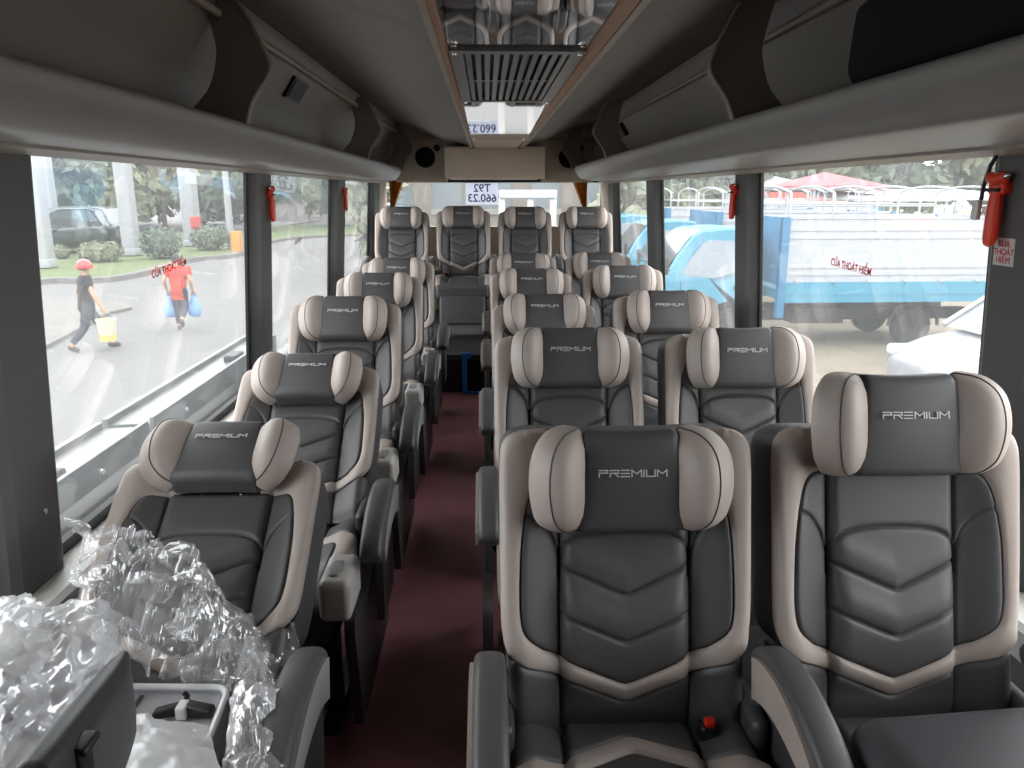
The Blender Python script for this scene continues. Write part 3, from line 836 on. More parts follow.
# red emergency-exit lettering on the panes
def pane_text(side, cpx, cpy, body, size, mname, label, slope=0.0):
    x = wx(side, 1.25, .047)
    p = hit(cpx, cpy, 0, x); x = wx(side, p.z, .047); p = hit(cpx, cpy, 0, x)
    t = text_mesh('exit_lettering', body, size, mname, None, thick=.0003, bold=True)
    t.rotation_euler = (Matrix.Rotation(side * -pi / 2, 3, 'Z') @ Matrix.Rotation(pi / 2, 3, 'X') @ Matrix.Rotation(slope, 3, 'Z')).to_euler()
    t.location = p
    tag(t, label, 'lettering', 'emergency exit words on the panes')
pane_text(-1, 170, 268, 'CỬA THOÁT HIỂM', .034, 'ink_red', 'red emergency exit words on the pane in front of the person in red', .06)
pane_text(-1, 298, 241, 'CỬA THOÁT', .028, 'ink_dark', 'small dark exit words on the second kerb-side pane', .1)
pane_text(1, 850, 267, 'CỬA THOÁT HIỂM', .034, 'ink_red', 'red emergency exit words on the pane in front of the white cargo panel', -.03)

# black bag in the rack by the trucks
m = MB()
def bagf(x, y, z):
    p = Vector((x * 3, y * 3, z * 3)); d = noise.noise_vector(p) * .02
    k = 1 - .35 * sm(.05, .12, z) * sm(-.1, .4, y)
    return (x * k + d.x, y + d.y, z * (1 - .25 * sm(-.2, .45, y) * (1 if z > 0 else 0)) + d.z)
m.rbox((0, 0, 0), (.11, .50, .135), .07, 0, n=5, mid=10, fn=bagf)
root = empty('travel_bag', (.945, 1.42, 1.79)); tag(root, 'soft black travel bag lying in the rack above the front window', 'bag')
m.build('bag_body', 'bag_black', root)
m = MB(); m.tube([(-.10, -.15, .05), (-.135, -.1, .13), (-.12, 0, .17), (-.135, .1, .13), (-.10, .15, .05)], .012, 0, 8); m.build('bag_handle', 'bag_black', root)
# ------------------------------------------------------------------ outside
mat('concrete', (103, 102, 101), .85, var=.05, vscale=.35, bump=.05, bscale=20)
mat('sandy_ground', (120, 111, 96), .95, var=.16, vscale=1.3, bump=.2, bscale=14)
mat('kerb', (110, 107, 103), .9, var=.12, vscale=6)
mat('grass_green', (91, 103, 65), .95, var=.2, vscale=9)
mat('leaf_a', (101, 111, 91), .7, var=.25, vscale=2)
mat('leaf_b', (115, 120, 96), .7, var=.25, vscale=2)
mat('leaf_c', (87, 99, 84), .7, var=.25, vscale=2)
mat('bark', (89, 79, 68), .9, var=.2, vscale=12)
mat('column_white', (151, 153, 156), .6)
mat('truck_blue', (62, 136, 162), .35, coat=.3)
mat('truck_blue_dark', (48, 110, 147), .45)
mat('panel_white', (166, 169, 175), .4)
mat('steel_light', (168, 170, 172), .4, metal=.3)
mat('tyre', (34, 33, 32), .85)
mat('rim_grey', (151, 153, 154), .4, metal=.5)
mat('chassis', (44, 42, 42), .8)
mat('car_glass', (110, 118, 125), .06, spec=1, metal=.5)
mat('car_silver', (141, 144, 153), .3, coat=.6)
mat('car_white', (201, 201, 202), .3, coat=.5)
mat('van_green', (44, 56, 58), .3, coat=.5)
mat('lamp_clear', (189, 190, 194), .15)
mat('lamp_red', (163, 34, 30), .25)
mat('awning_pink', (178, 96, 102), .8)
mat('awning_white', (202, 202, 202), .7)
mat('awning_red', (177, 68, 63), .8)
mat('orange_paint', (206, 134, 46), .5)
mat('wall_pale', (159, 156, 153), .8, var=.06, vscale=1)
mat('wall_brown', (94, 88, 80), .85, var=.1, vscale=.8)
mat('window_dark', (79, 86, 89), .2)
mat('tray_metal', (129, 132, 130), .35, metal=.25)
mat('skin', (177, 137, 111), .6)
mat('hair_black', (30, 26, 25), .6)
mat('cloth_black', (37, 37, 41), .85)
mat('cloth_trouser', (63, 65, 72), .85)
mat('cloth_red', (190, 44, 37), .8)
mat('cloth_scarf', (177, 72, 56), .85)
mat('cloth_navy', (46, 51, 70), .85)
mat('helmet_red', (190, 49, 44), .25, coat=.5)
mat('bag_blue', (111, 151, 194), .45)
mat('bucket_pale', (192, 189, 168), .5)
mat('bucket_yellow', (194, 177, 103), .5)
mat('shoe_dark', (58, 54, 54), .6)

m = MB(); m.box((-70, -45, GZ - .3), (1.7, 120, GZ)); struct(m.build('ground_paved', 'concrete', smooth=False))
m = MB(); m.box((1.7, -45, GZ - .3), (70, 120, GZ)); struct(m.build('ground_sandy', 'sandy_ground', smooth=False))

# --- planted verge with its kerb
def gp(px, py): return hit(px, py, 2, GZ)
kl = [gp(px, py) for px, py in ((-60, 306), (42, 284), (96, 283), (140, 276), (190, 262), (235, 257), (258, 247), (285, 240.5), (330, 237), (372, 236))]
far = [(p + (p - Vector((0, 0, GZ))).normalized() * 7) for p in kl]
rows_k = spline([(p.x, p.y) for p in kl], 8)
edge_out = [Vector((p.x, p.y)) for p in rows_k]
last = edge_out[-1]
vx_ = Vector((last.x + 2, last.y + 14))
m = MB(); m.prism([(p.x, p.y) for p in edge_out] + [(vx_.x, vx_.y), (-62, vx_.y), (-62, edge_out[0].y)], lambda x, y: (x, y, GZ - .1), lambda x, y: (x, y, GZ + .13))
go = tag(m.build('verge_grass', 'grass_green', smooth=False), 'green grass verge along the kerb', 'grass', kind='stuff')
m = MB()
kp = edge_out + [vx_]
for z0 in (0,):
    rows = []
    for i, p in enumerate(kp):
        t = (kp[min(i + 1, len(kp) - 1)] - kp[max(i - 1, 0)]).normalized(); n = Vector((t.y, -t.x))
        rows.append([(p.x + n.x * .16, p.y + n.y * .16, GZ - .02), (p.x + n.x * .14, p.y + n.y * .14, GZ + .15), (p.x - n.x * .1, p.y - n.y * .1, GZ + .16), (p.x - n.x * .1, p.y - n.y * .1, GZ - .02)])
    m.grid(rows)
struct(m.build('kerb', 'kerb', smooth=False))
kpv = [gp(px, py) for px, py in ((-60, 352), (42, 352), (110, 315), (132, 310), (126, 305), (90, 300), (-60, 303))]
m = MB(); m.prism([(p.x, p.y) for p in kpv], lambda x, y: (x, y, GZ - .05), lambda x, y: (x, y, GZ + .07)); struct(m.build('kerb_pavement', 'kerb', smooth=False))
# car park behind the verge
m = MB(); a = [gp(px, py) for px, py in ((-120, 246), (215, 236))]
m.prism([(a[0].x - 6, a[0].y), (a[1].x, a[1].y), (a[1].x + 2, 75), (-68, 75), (-68, a[0].y)], lambda x, y: (x, y, GZ), lambda x, y: (x, y, GZ + .14)); struct(m.build('ground_car_park', 'concrete', smooth=False))
VZ = GZ + .13

# --- foliage
def leaf_blob(mb, c, r, n, size, rng, mi=0):
    for _ in range(n):
        u = rng.uniform(-1, 1); a = rng.uniform(0, 2 * pi); s_ = math.sqrt(1 - u * u); k = rng.uniform(.55, 1) 
        d = Vector((s_ * cos(a) * r[0], s_ * sin(a) * r[1], u * r[2])) * k
        p = Vector(c) + d; nr = (d.normalized() + Vector((rng.uniform(-.7, .7), rng.uniform(-.7, .7), rng.uniform(-.4, .9)))).normalized()
        t = nr.orthogonal().normalized(); t = (Matrix.Rotation(rng.uniform(0, 6.28), 3, nr) @ t); b = nr.cross(t); L = size * rng.uniform(.6, 1.3); W_ = L * .42
        mb.add([p - t * L, p + b * W_ - t * L * .1 + nr * L * .08, p + t * L, p - b * W_ - t * L * .1 + nr * L * .08], [(0, 1, 2, 3)], mi)
def solid_core(mb, c, r, seed, mi=0):
    k, n = 14, 9; rows = []
    for i in range(n + 1):
        row = []
        for j in range(k):
            d = Vector((sin(pi * i / n) * cos(2 * pi * j / k), sin(pi * i / n) * sin(2 * pi * j / k), -cos(pi * i / n)))
            q = 1 + .3 * noise.noise(d * 2.2 + Vector((seed, seed, 0))); row.append((c[0] + d.x * r[0] * .72 * q, c[1] + d.y * r[1] * .72 * q, c[2] + d.z * r[2] * .72 * q))
        rows.append(row)
    mb.grid(rows, mi, close_u=True)
def make_bush(name, loc, r, leaf, seed, label, cat='bush', group=None, n=900, size=.11):
    rng = random.Random(seed); root = empty(name, loc); tag(root, label, cat, group)
    mb = MB(); solid_core(mb, (0, 0, r[2] * .9), r, seed); leaf_blob(mb, (0, 0, r[2] * .9), r, n, size, rng)
    mb.build('foliage', leaf, root, weld=False, recalc=False)
    st = MB(); st.tube([(0, 0, 0), (.03, 0, r[2] * .8)], [.05, .03], 0, 8); st.build('stem', 'bark', root)
    return root
def make_tree(loc, h, cr, leaf, seed, label, group, n=2600, size=.3, trunk=.16):
    rng = random.Random(seed); root = empty('tree', loc); tag(root, label, 'tree', group)
    mb = MB()
    for k in range(9):
        a = rng.uniform(0, 6.28); q = rng.uniform(.1, .75) * cr; c = (q * cos(a), q * sin(a), h * (.24 + .64 * k / 8)); r = (cr * rng.uniform(.45, .62), cr * rng.uniform(.45, .62), cr * rng.uniform(.34, .5))
        solid_core(mb, c, r, seed + k); leaf_blob(mb, c, r, n // 9, size, rng)
    mb.build('crown', leaf, root, weld=False, recalc=False)
    t = MB(); t.tube([(0, 0, 0), (.05, .03, h * .3), (-.04, 0, h * .6)], [trunk, trunk * .8, trunk * .4], 0, 10)
    for k in range(4):
        a = k * 1.57 + seed; t.tube([(0, 0, h * .35), (cos(a) * cr * .25, sin(a) * cr * .25, h * .5), (cos(a) * cr * .45, sin(a) * cr * .45, h * .66)], [trunk * .5, trunk * .35, trunk * .15], 0, 8)
    t.build('trunk', 'bark', root)
    return root
bush_rows = [((102, 265), 40, 19, 'low olive bush beside the helmeted person'), ((163, 262), 37, 31, 'tall round dark bush between the second and third white columns'), ((212, 253), 38, 25, 'clipped green bush beside the orange bollard'), ((60, 262), 18, 12, 'tiny olive bush beside the foot of the nearest white column')]
for i, ((px, py), hpx, w_, lab) in enumerate(bush_rows):
    b = gp(px, py); b.z = VZ; d = b.length / 770
    make_bush('bush', b, (hpx * d * .5, hpx * d * .45, w_ * d * .5), ['leaf_b', 'leaf_c', 'leaf_a', 'leaf_b'][i], 10 + i, lab, 'bush', 'bushes on the verge', n=1400, size=.09)

tree_l = [(-34, 46, 9.5, 4.4, 'leaf_a'), (-27, 50, 9, 4.2, 'leaf_c'), (-42, 40, 10, 4.6, 'leaf_a'), (-21, 52, 8.5, 4, 'leaf_b'), (-15.5, 54, 9.5, 4.2, 'leaf_c'), (-48, 34, 10, 5, 'leaf_c'), (-10.5, 58, 10, 4.4, 'leaf_a'), (-5, 62, 10, 4.6, 'leaf_c'), (-38, 58, 12, 5.5, 'leaf_c'), (-30, 62, 12, 5.5, 'leaf_a'), (-22, 60, 12, 5.4, 'leaf_b'), (-48, 56, 12, 6, 'leaf_b'), (-58, 46, 12, 6, 'leaf_a')]
tl = ['between the two nearest white columns', 'behind the middle white column', 'at its edge behind the first white column', 'over the white car', 'behind the lamp post', 'farthest along the car park, beside the dark van', 'seen through the second kerb-side pane', 'seen through the third kerb-side pane', 'tallest behind the dark van', 'tall and far back behind the middle column', 'tall and pale behind the lamp post', 'tall and pale behind the nearest white column', 'tall, past the front pillar']
for i, (x, y, h, r, lf) in enumerate(tree_l):
    make_tree((x, y, GZ + .145), h, r, lf, 30 + i, 'leafy tree beyond the car park, ' + tl[i], 'trees beyond the car park', size=.42)
tree_r = [(16.8, 40, 8.6, 3.6, 'leaf_b'), (19, 36, 9.0, 4.0, 'leaf_a'), (24, 36, 9.5, 4.2, 'leaf_b'), (30, 36, 9.5, 4.6, 'leaf_b'), (12.2, 39, 7.5, 3.0, 'leaf_b'), (8.6, 41.5, 8.5, 3.0, 'leaf_a'), (36, 34, 9, 4.6, 'leaf_b'), (12, 46, 11, 4.4, 'leaf_c'), (22, 48, 12, 5, 'leaf_a'), (31, 46, 12, 5.5, 'leaf_b'), (40, 44, 12, 5.5, 'leaf_a'), (4.5, 48, 11, 4.6, 'leaf_b')]
tr_ = ['above the cab of the nearest blue truck', 'left of the pink awning', 'above the pink awning', 'above the rear end of the cargo panel', 'above the second truck cab', 'in the last truck-side pane', 'beside the front pillar hammer', 'tall and far behind the truck cabs', 'tall and far behind the awnings', 'tall and far behind the white stall roofs', 'tall, past the front pillar', 'tall, behind the nose of the third truck']
for i, (x, y, h, r, lf) in enumerate(tree_r):
    make_tree((x, y, GZ), h, r, lf, 60 + i, 'pale leafy tree beyond the trucks, ' + tr_[i], 'trees beyond the trucks', size=.36)

# --- white columns of the canopy over the car park
cols = [((47, 272), .62, 0), ((133, 259), .62, 1), ((194, 249), .66, 2), ((56, 252), .5, 3)]
cl_ = ['broad white column nearest the helmeted person', 'white column behind the low bush, in the middle of the pane', 'pale column behind the person in red', 'thin pale column just behind the nearest white column']
for (pp, w_, i) in cols:
    b = gp(*pp); b.z = VZ + .012
    root = empty('column', b); tag(root, cl_[i], 'column', 'white columns on the verge')
    s_ = b.length / 30
    m = MB(); m.rbox((0, 0, 3.2), (w_ * .36 * s_, w_ * .42 * s_, 3.2), .06, 0, n=2); m.build('column_shaft', 'column_white', root)
    m = MB(); m.rbox((0, 0, .15), (w_ * .42 * s_, w_ * .48 * s_, .14), .03, 0, n=2); m.build('column_plinth', 'column_white', root)
b = gp(232, 252)
root = empty('lamp_post', b); tag(root, 'thin pale lamp post with a flat lamp head beside the orange bollard', 'lamp post')
m = MB(); m.tube([(0, 0, 0), (0, 0, 4.6)], [.16, .12], 0, 12); m.build('pole', 'column_white', root)
m = MB(); m.rbox((-1.2, 0, 4.3), (1.3, .16, .1), .05, 0, n=2); m.build('lamp_head', 'column_white', root)
b = gp(238, 255); root = empty('bollard', b); tag(root, 'square orange bollard beside the lamp post', 'bollard')
m = MB(); m.rbox((0, 0, .5), (.19, .19, .5), .03, 0, n=2); m.build('bollard_body', 'orange_paint', root)
m = MB(); m.rbox((0, 0, .06), (.25, .25, .08), .02, 0, n=2); m.build('bollard_base', 'kerb', root)
b = gp(195, 252); b.z = VZ; root = empty('fire_box', b); tag(root, 'small red box on a post beside the pale column', 'box')
m = MB(); m.rbox((.35, -.5, 1.15), (.2, .12, .28), .03, 0, n=2); m.build('box_body', 'awning_red', root); m = MB(); m.tube([(.35, -.5, 0), (.35, -.5, .9)], .04, 0, 8); m.build('post', 'bark', root)

# buildings far behind the kerb-side panes
def building(name, x0, x1, y, h, label, wallm, nwin, roofm='kerb'):
    root = empty(name, ((x0 + x1) / 2, y, GZ)); tag(root, label, 'building')
    w_ = (x1 - x0) / 2
    m = MB(); m.box((-w_, 0, 0), (w_, 6, h)); m.build('facade', wallm, root, smooth=False)
    m = MB(); m.box((-w_ - .3, -.4, h), (w_ + .3, 6.3, h + .25)); m.build('roof', roofm, root, smooth=False)
    for k in range(nwin):
        xx = -w_ + (k + .5) * 2 * w_ / nwin; m = MB(); m.box((xx - w_ / nwin * .6, -.05, h * .35), (xx + w_ / nwin * .6, .02, h * .75)); f_ = m.build('window', 'window_dark', root, smooth=False)
        m = MB(); m.box((xx - w_ / nwin * .66, -.08, h * .31), (xx + w_ / nwin * .66, .0, h * .35)); m.build('window_ledge', 'kerb', f_, smooth=False)
    return root
building('low_building', -19, -5, 70, 5.2, 'pale low building with a row of windows seen through the second kerb-side pane', 'wall_pale', 4, 'column_white')
building('rear_building', -4.4, 5.2, 31, 5.6, 'brownish building filling the rear window', 'wall_brown', 5, 'kerb')

# --- vehicles
def wheel(parent, x, y, r, w_, side, name='wheel'):
    m = MB(); m.lathe([(r * .55, -w_ / 2), (r * .9, -w_ / 2), (r, -w_ * .32), (r, w_ * .32), (r * .9, w_ / 2), (r * .55, w_ / 2)], (x, y, r), 'y', k=28)
    o = m.build(name, 'tyre', parent)
    m = MB(); m.lathe([(r * .60, -w_ * .36), (r * .58, -w_ * .5), (r * .5, -w_ * .46), (r * .2, -w_ * .4), (r * .16, -w_ * .55), (0, -w_ * .56)] if False else [(0, w_ * .3), (r * .16, w_ * .32), (r * .2, w_ * .36), (r * .5, w_ * .42), (r * .58, w_ * .5), (r * .6, w_ * .36), (r * .58, -w_ * .36), (0, -w_ * .36)], (x, y, r), 'y', k=24)
    m.build('wheel_rim', 'rim_grey', o)
    return o

def make_truck():
    "flat-nosed light truck, nose at x = 0, length along +x, near side at -y; origin on the ground"
    root = empty('truck')
    Wd = .86
    side = spline([(.02, .50), (.0, .72), (.03, 1.02), (.10, 1.14)], 4)[:-1] + spline([(.10, 1.14), (.40, 1.62), (.66, 1.92), (.80, 1.985)], 5)[:-1] + spline([(.80, 1.985), (1.2, 2.02), (1.6, 2.0), (1.70, 1.93), (1.72, 1.7)], 5)[:-1] + [V2((1.72, 1.7)), V2((1.72, .46)), V2((1.55, .46))]
    arch_ = [V2((1.28 + .36 * cos(a), .46 + .34 * sin(a))) for a in [pi * k / 12 for k in range(13)]]
    side = side + arch_ + [V2((.9, .42))]
    m = MB(); cen = V2((.9, 1.2))
    def tum(p): return 1 - .13 * sm(1.1, 2.0, p.y)
    rows = []
    for k, yy in ((.0, -1), (.96, -1), (1.0, -.95), (1.0, -.5), (1, 0), (1, .5), (1.0, .95), (.96, 1), (0, 1)):
        rows.append([((cen + (p - cen) * k).x, yy * Wd * tum(p), (cen + (p - cen) * k).y) for p in side])
    m.grid(rows, 0, close_u=True)
    cab = m.build('cab', 'truck_blue', root, angle=35)
    # glazing
    m = MB(); a, mid_, b = V2((.115, 1.17)), V2((.40, 1.62)), V2((.65, 1.91)); n = V2((-(b - a).y, (b - a).x)).normalized() * .016
    q = []
    for p, ww in ((a, .78), (a.lerp(mid_, .5) + V2((-.012, .02)), .76), (mid_, .73), (mid_.lerp(b, .5) + V2((-.006, .012)), .70), (b, .66)):
        q.append([(p.x + n.x, y, p.y + n.y) for y in (-ww, -ww * .5, 0, ww * .5, ww)])
    m.grid(q); m.grid([[(x + .02, y, z - .02) for x, y, z in r_] for r_ in q]); m.build('windscreen', 'car_glass', cab)
    for sy in (-1, 1):
        ol = [(.42, 1.26), (.56, 1.50), (.80, 1.78), (.88, 1.82), (1.27, 1.82), (1.33, 1.77), (1.36, 1.30), (.98, 1.20)]
        m = MB(); m.prism(ol, lambda x, z: (x, sy * (Wd * (1 - .13 * sm(1.1, 2.0, z)) - .01), z), lambda x, z: (x, sy * (Wd * (1 - .13 * sm(1.1, 2.0, z)) + .006), z)); m.build('side_window', 'car_glass', cab, smooth=False)
        m = MB(); m.tube([(.42, sy * Wd, 1.16), (.46, sy * (Wd + .004), .62), (.88, sy * (Wd + .004), .50)], .006, 0, 5); m.tube([(1.54, sy * (Wd + .002), 1.2), (1.56, sy * (Wd + .004), .85)], .006, 0, 5); m.build('door_gap', 'chassis', cab)
        m = MB(); m.rbox((1.40, sy * (Wd + .012), 1.05), (.08, .018, .02), .012, 0, n=2); m.build('door_handle', 'chassis', cab)
        m = MB(); m.rbox((.02, sy * .62, .78), (.05, .16, .10), .04, 0, n=3); m.build('headlamp', 'lamp_clear', cab)
        m = MB(); m.rbox((.12, sy * (Wd + .16), 1.42), (.03, .07, .14), .03, 0, n=2); mr_ = m.build('door_mirror', 'chassis', cab)
        m = MB(); m.tube([(.24, sy * .82, 1.34), (.14, sy * (Wd + .14), 1.36)], .012, 0, 6); m.build('mirror_arm', 'chassis', mr_)
    m = MB(); m.rbox((.0, 0, .52), (.07, .84, .09), .04, 0, n=3); m.build('bumper', 'chassis', root)
    m = MB(); m.box((1.2, -.42, .42), (5.7, -.30, .62)); m.box((1.2, .30, .42), (5.7, .42, .62))
    for k in range(5): m.box((2.0 + k * .85, -.42, .46), (2.08 + k * .85, .42, .58))
    m.box((2.4, -.8, .42), (3.3, -.45, .68)); m.build('chassis_frame', 'chassis', root, smooth=False)
    # cargo body: blue frame, white ribbed boards, hoops
    X0, X1, W2 = 2.04, 5.85, .98
    m = MB(); m.box((X0, -W2, .86), (X1, W2, 1.02))
    m.box((X0, -W2 - .02, .80), (X1, -W2 + .04, 1.14)); m.box((X0, W2 - .04, .80), (X1, W2 + .02, 1.14))
    m.box((X0, -W2 - .03, .93), (X1, -W2, .97))
    m.build('cargo_floor', 'truck_blue', root, smooth=False)
    m = MB()
    for xx in (X0 - .02, X1 - .08): 
        for sy in (-1, 1): m.box((xx, sy * W2 - .06, .55), (xx + .12, sy * W2 + .03 if sy > 0 else sy * W2 + .06, 2.20))
    m.box((X0 - .02, -W2, 1.1), (X0 + .04, W2, 2.2))
    m.build('corner_posts', 'truck_blue_dark', root, smooth=False)
    for sy in (-1, 1):
        m = MB(); pr = []
        z = 1.14
        for zz, dd in ((1.14, 0), (1.24, 0), (1.25, .018), (1.30, .018), (1.31, 0), (1.36, 0), (1.37, .018), (1.42, .018), (1.43, 0), (1.84, 0), (1.85, .018), (1.90, .018), (1.91, 0), (1.97, 0), (1.98, .018), (2.03, .018), (2.04, 0), (2.16, 0), (2.17, .02), (2.20, .02)):
            pr.append((sy * (W2 - .03 + dd), zz))
        m.grid([[(X0 + .11, y, zz) for y, zz in pr], [(X1 - .09, y, zz) for y, zz in pr]])
        m.grid([[(X0 + .11, y - sy * .03, zz) for y, zz in pr], [(X1 - .09, y - sy * .03, zz) for y, zz in pr]])
        m.build('side_board', 'panel_white', root, smooth=False)
        for k in range(6):
            xx = X0 + .3 + k * .62; h_ = MB(); h_.rbox((xx, sy * (W2 + .0), 1.13), (.03, .02, .04), .01, 0, n=2); h_.build('hinge', 'steel_light', root)
    m = MB(); m.box((X1 - .06, -W2, 1.1), (X1, W2, 2.2)); m.build('tailboard', 'panel_white', root, smooth=False)
    for k in range(6):
        xx = X0 + .1 + k * (X1 - X0 - .2) / 5
        m = MB(); m.tube(spline([(-W2 + .02, 2.18), (-W2 + .02, 2.52), (-W2 + .10, 2.60), (-.35, 2.68), (.35, 2.68), (W2 - .10, 2.60), (W2 - .02, 2.52), (W2 - .02, 2.18)], 4) and [(xx, p.x, p.y) for p in spline([(-W2 + .02, 2.18), (-W2 + .02, 2.52), (-W2 + .10, 2.60), (-.35, 2.68), (.35, 2.68), (W2 - .10, 2.60), (W2 - .02, 2.52), (W2 - .02, 2.18)], 4)], .02, 0, 6)
        m.build('hoop', 'steel_light', root)
    m = MB()
    for sy in (-1, 1): m.tube([(X0 + .1, sy * (W2 - .02), 2.38), (X1 - .1, sy * (W2 - .02), 2.38)], .014, 0, 6)
    m.build('hoop_rail', 'steel_light', root)
    for xx, ww in ((1.28, .72), (4.55, .70)):
        for sy in (-1, 1): wheel(root, xx, sy * ww, .335, .2, sy)
    m = MB()
    for sy in (-1, 1): m.tube([(4.55 + .44 * cos(pi * k / 12), sy * .78, .36 + .42 * sin(pi * k / 12)) for k in range(13)], .03, 0, 6)
    m.build('mudguard', 'chassis', root)
    return root
tk = make_truck()
tk.location = (2.78, 13.6, GZ); tk.rotation_euler.z = R(1.5); tag(tk, 'nearest light blue truck with white cargo boards and hoops, beside the red exit words', 'truck', 'blue light trucks parked side by side')
for (x, y, rz, lab) in ((2.75, 17.2, 1.5, 'second light blue truck, its cab showing just beyond the nearest cab'), (2.6, 21.2, 1.5, 'third light blue truck, its nose in the last truck-side pane'), (6.6, 25.5, 1.5, 'light blue truck farthest back, only its hoops over the nearest cargo boards')):
    t2 = copy_tree(tk); t2.location = (x, y, GZ); t2.rotation_euler.z = R(rz); tag(t2, lab, 'truck', 'blue light trucks parked side by side')

def make_car(body_mat, label, L=4.4, Wd=.88, H=1.55, van=False):
    "nose at x = 0, tail at +x; origin on the ground"
    root = empty('van' if van else 'car'); tag(root, label, 'van' if van else 'car')
    if van:
        low = [(0, .45, .75, .80), (.1, .30, .95, .84), (.7, .28, 1.08, .87), (1.0, .28, 1.12, .88), (3.6, .28, 1.12, .88), (4.3, .30, 1.10, .87), (L, .42, 1.0, .82)]
        roof = [(.72, 1.08, .80), (1.35, 1.62, .70), (1.9, 1.78, .68), (3.4, 1.78, .68), (3.95, 1.70, .68), (4.34, 1.08, .80)]
    else:
        low = [(0, .38, .58, .62), (.08, .26, .70, .74), (.5, .22, .82, .84), (1.15, .22, .92, .88), (2.2, .22, .95, .88), (3.3, .22, .97, .88), (4.0, .24, .96, .84), (4.32, .30, .90, .76), (L, .42, .78, .66)]
        roof = [(.78, .90, .80), (1.55, 1.42, .66), (2.1, H + .03, .62), (3.1, H + .02, .62), (3.75, 1.42, .64), (4.25, .95, .74)]
    m = MB(); rows = []
    for x, zb, zt, w_ in low:
        row = []
        for k in range(24):
            a = 2 * pi * k / 24; cx, cz = cos(a), sin(a)
            row.append((x, math.copysign(abs(cx) ** .35, cx) * w_, (zb + zt) / 2 + math.copysign(abs(cz) ** .42, cz) * (zt - zb) / 2))
        rows.append(row)
    m.grid(rows, 0, close_u=True, cap0=True, cap1=True); body = m.build('body', body_mat, root, angle=50)
    m = MB(); rows = []
    wb = .82 * Wd / .88
    for x, z, w_ in roof:
        rows.append([(x, -w_, z), (x, -w_ * .9, z + .02 if z > 1.2 else z), (x, 0, z + (.04 if z > 1.2 else 0)), (x, w_ * .9, z + .02 if z > 1.2 else z), (x, w_, z)])
    m.grid(rows)
    for j in (0, 4):
        m.grid([[(r_[j][0], r_[j][1], r_[j][2]) for r_ in rows], [(r_[j][0], math.copysign(wb, r_[j][1]), .9) for r_ in rows]])
    gh = m.build('greenhouse', 'car_glass', root, angle=50)
    m = MB(); inner = rows[1:-1]
    m.grid([[(x, y, z + .012) for x, y, z in r_] for r_ in inner]); m.grid([[(x, y, z - .012) for x, y, z in r_] for r_ in inner])
    for j in (0, 4):
        m.tube([(r_[j][0], r_[j][1] * 1.005, r_[j][2]) for r_ in rows], .035, 0, 6)
        for q in ((1, 2, .5), (3, 4, .3)):
            a, b, k = rows[q[0]][j], rows[q[1]][j], q[2]; p = tuple(a[i] + (b[i] - a[i]) * k for i in range(3)); m.tube([p, (p[0] + .05, math.copysign(wb + .005, p[1]), .9)], .035, 0, 6)
    m.build('roof', body_mat, root, angle=60)
    for xx in (L * .19, L * .80):
        for sy in (-1, 1): wheel(root, xx, sy * (Wd - .12), .32, .2, sy)
    for sy in (-1, 1):
        m = MB(); m.rbox((.16, sy * Wd * .72, .66), (.16, .12, .06), .05, 0, n=3, fn=lambda x, y, z: (x + abs(y) * .3, y, z)); m.build('headlamp', 'lamp_clear', body)
        m = MB(); m.rbox((L - .08, sy * Wd * .7, .80), (.08, .12, .07), .04, 0, n=3); m.build('tail_lamp', 'lamp_red', body)
        m = MB(); m.rbox((1.35, sy * (Wd + .07), .98), (.06, .09, .06), .04, 0, n=3); m.build('door_mirror', body_mat, body)
    return root
c = make_car('car_silver', 'silver car parked beyond the front truck-side pane, before the blue truck', L=4.6); c.location = (4.9, 8.4, GZ); c.rotation_euler.z = R(3); c.scale = (1.0, 1.0, 1.12)
for (pp, rz, mt, lab, van) in (((84, 249), -12, 'van_green', 'dark green van parked behind the first two white columns', True), ((216, 226), 5, 'car_white', 'white car parked between the pale column and the lamp post', False), ((22, 262), 80, 'van_green', 'dark green van partly hidden behind the nearest white column', True)):
    b = gp(*pp); c = make_car(mt, lab, L=4.6, van=van); c.location = (b.x - 2.0 * cos(R(rz)), b.y, GZ + .14); c.rotation_euler.z = R(rz)

# --- awnings and stall roofs beyond the trucks
def awning(px0, px1, ptop, peave, Y, mt, label, peak=True):
    a, b = hit(px0, peave, 1, Y), hit(px1, peave, 1, Y); t = hit((px0 + px1) / 2, ptop, 1, Y)
    root = empty('awning', ((a.x + b.x) / 2, Y, GZ)); tag(root, label, 'awning', 'stall awnings beyond the trucks')
    hw = (b.x - a.x) / 2; ze, zt = a.z - GZ, t.z - GZ
    m = MB()
    if peak:
        base = [(-hw, -2, ze), (hw, -2, ze), (hw, 2.5, ze), (-hw, 2.5, ze)]; top = (0, .2, zt)
        m.add(base + [top, (-hw, -2, ze - .15), (hw, -2, ze - .15), (hw, 2.5, ze - .15), (-hw, 2.5, ze - .15)], [(0, 1, 4), (1, 2, 4), (2, 3, 4), (3, 0, 4), (0, 5, 6, 1), (1, 6, 7, 2), (2, 7, 8, 3), (3, 8, 5, 0)])
    else:
        m.prism([(-2, ze), (-2, ze - .12), (2.5, zt - .12), (2.5, zt)], lambda y, z: (-hw, y, z), lambda y, z: (hw, y, z))
    m.build('awning_roof', mt, root, smooth=False)
    for sx in (-1, 1):
        for yy in (-1.9, 2.4):
            m = MB(); m.tube([(sx * (hw - .1), yy, 0), (sx * (hw - .1), yy, ze)], .05, 0, 6); m.build('awning_post', 'steel_light', root)
awning(790, 862, 172, 186, 28, 'awning_pink', 'pink pyramid awning over the middle of the cargo boards')
awning(752, 800, 176, 186, 38, 'awning_white', 'small white awning beside the pink pyramid awning')
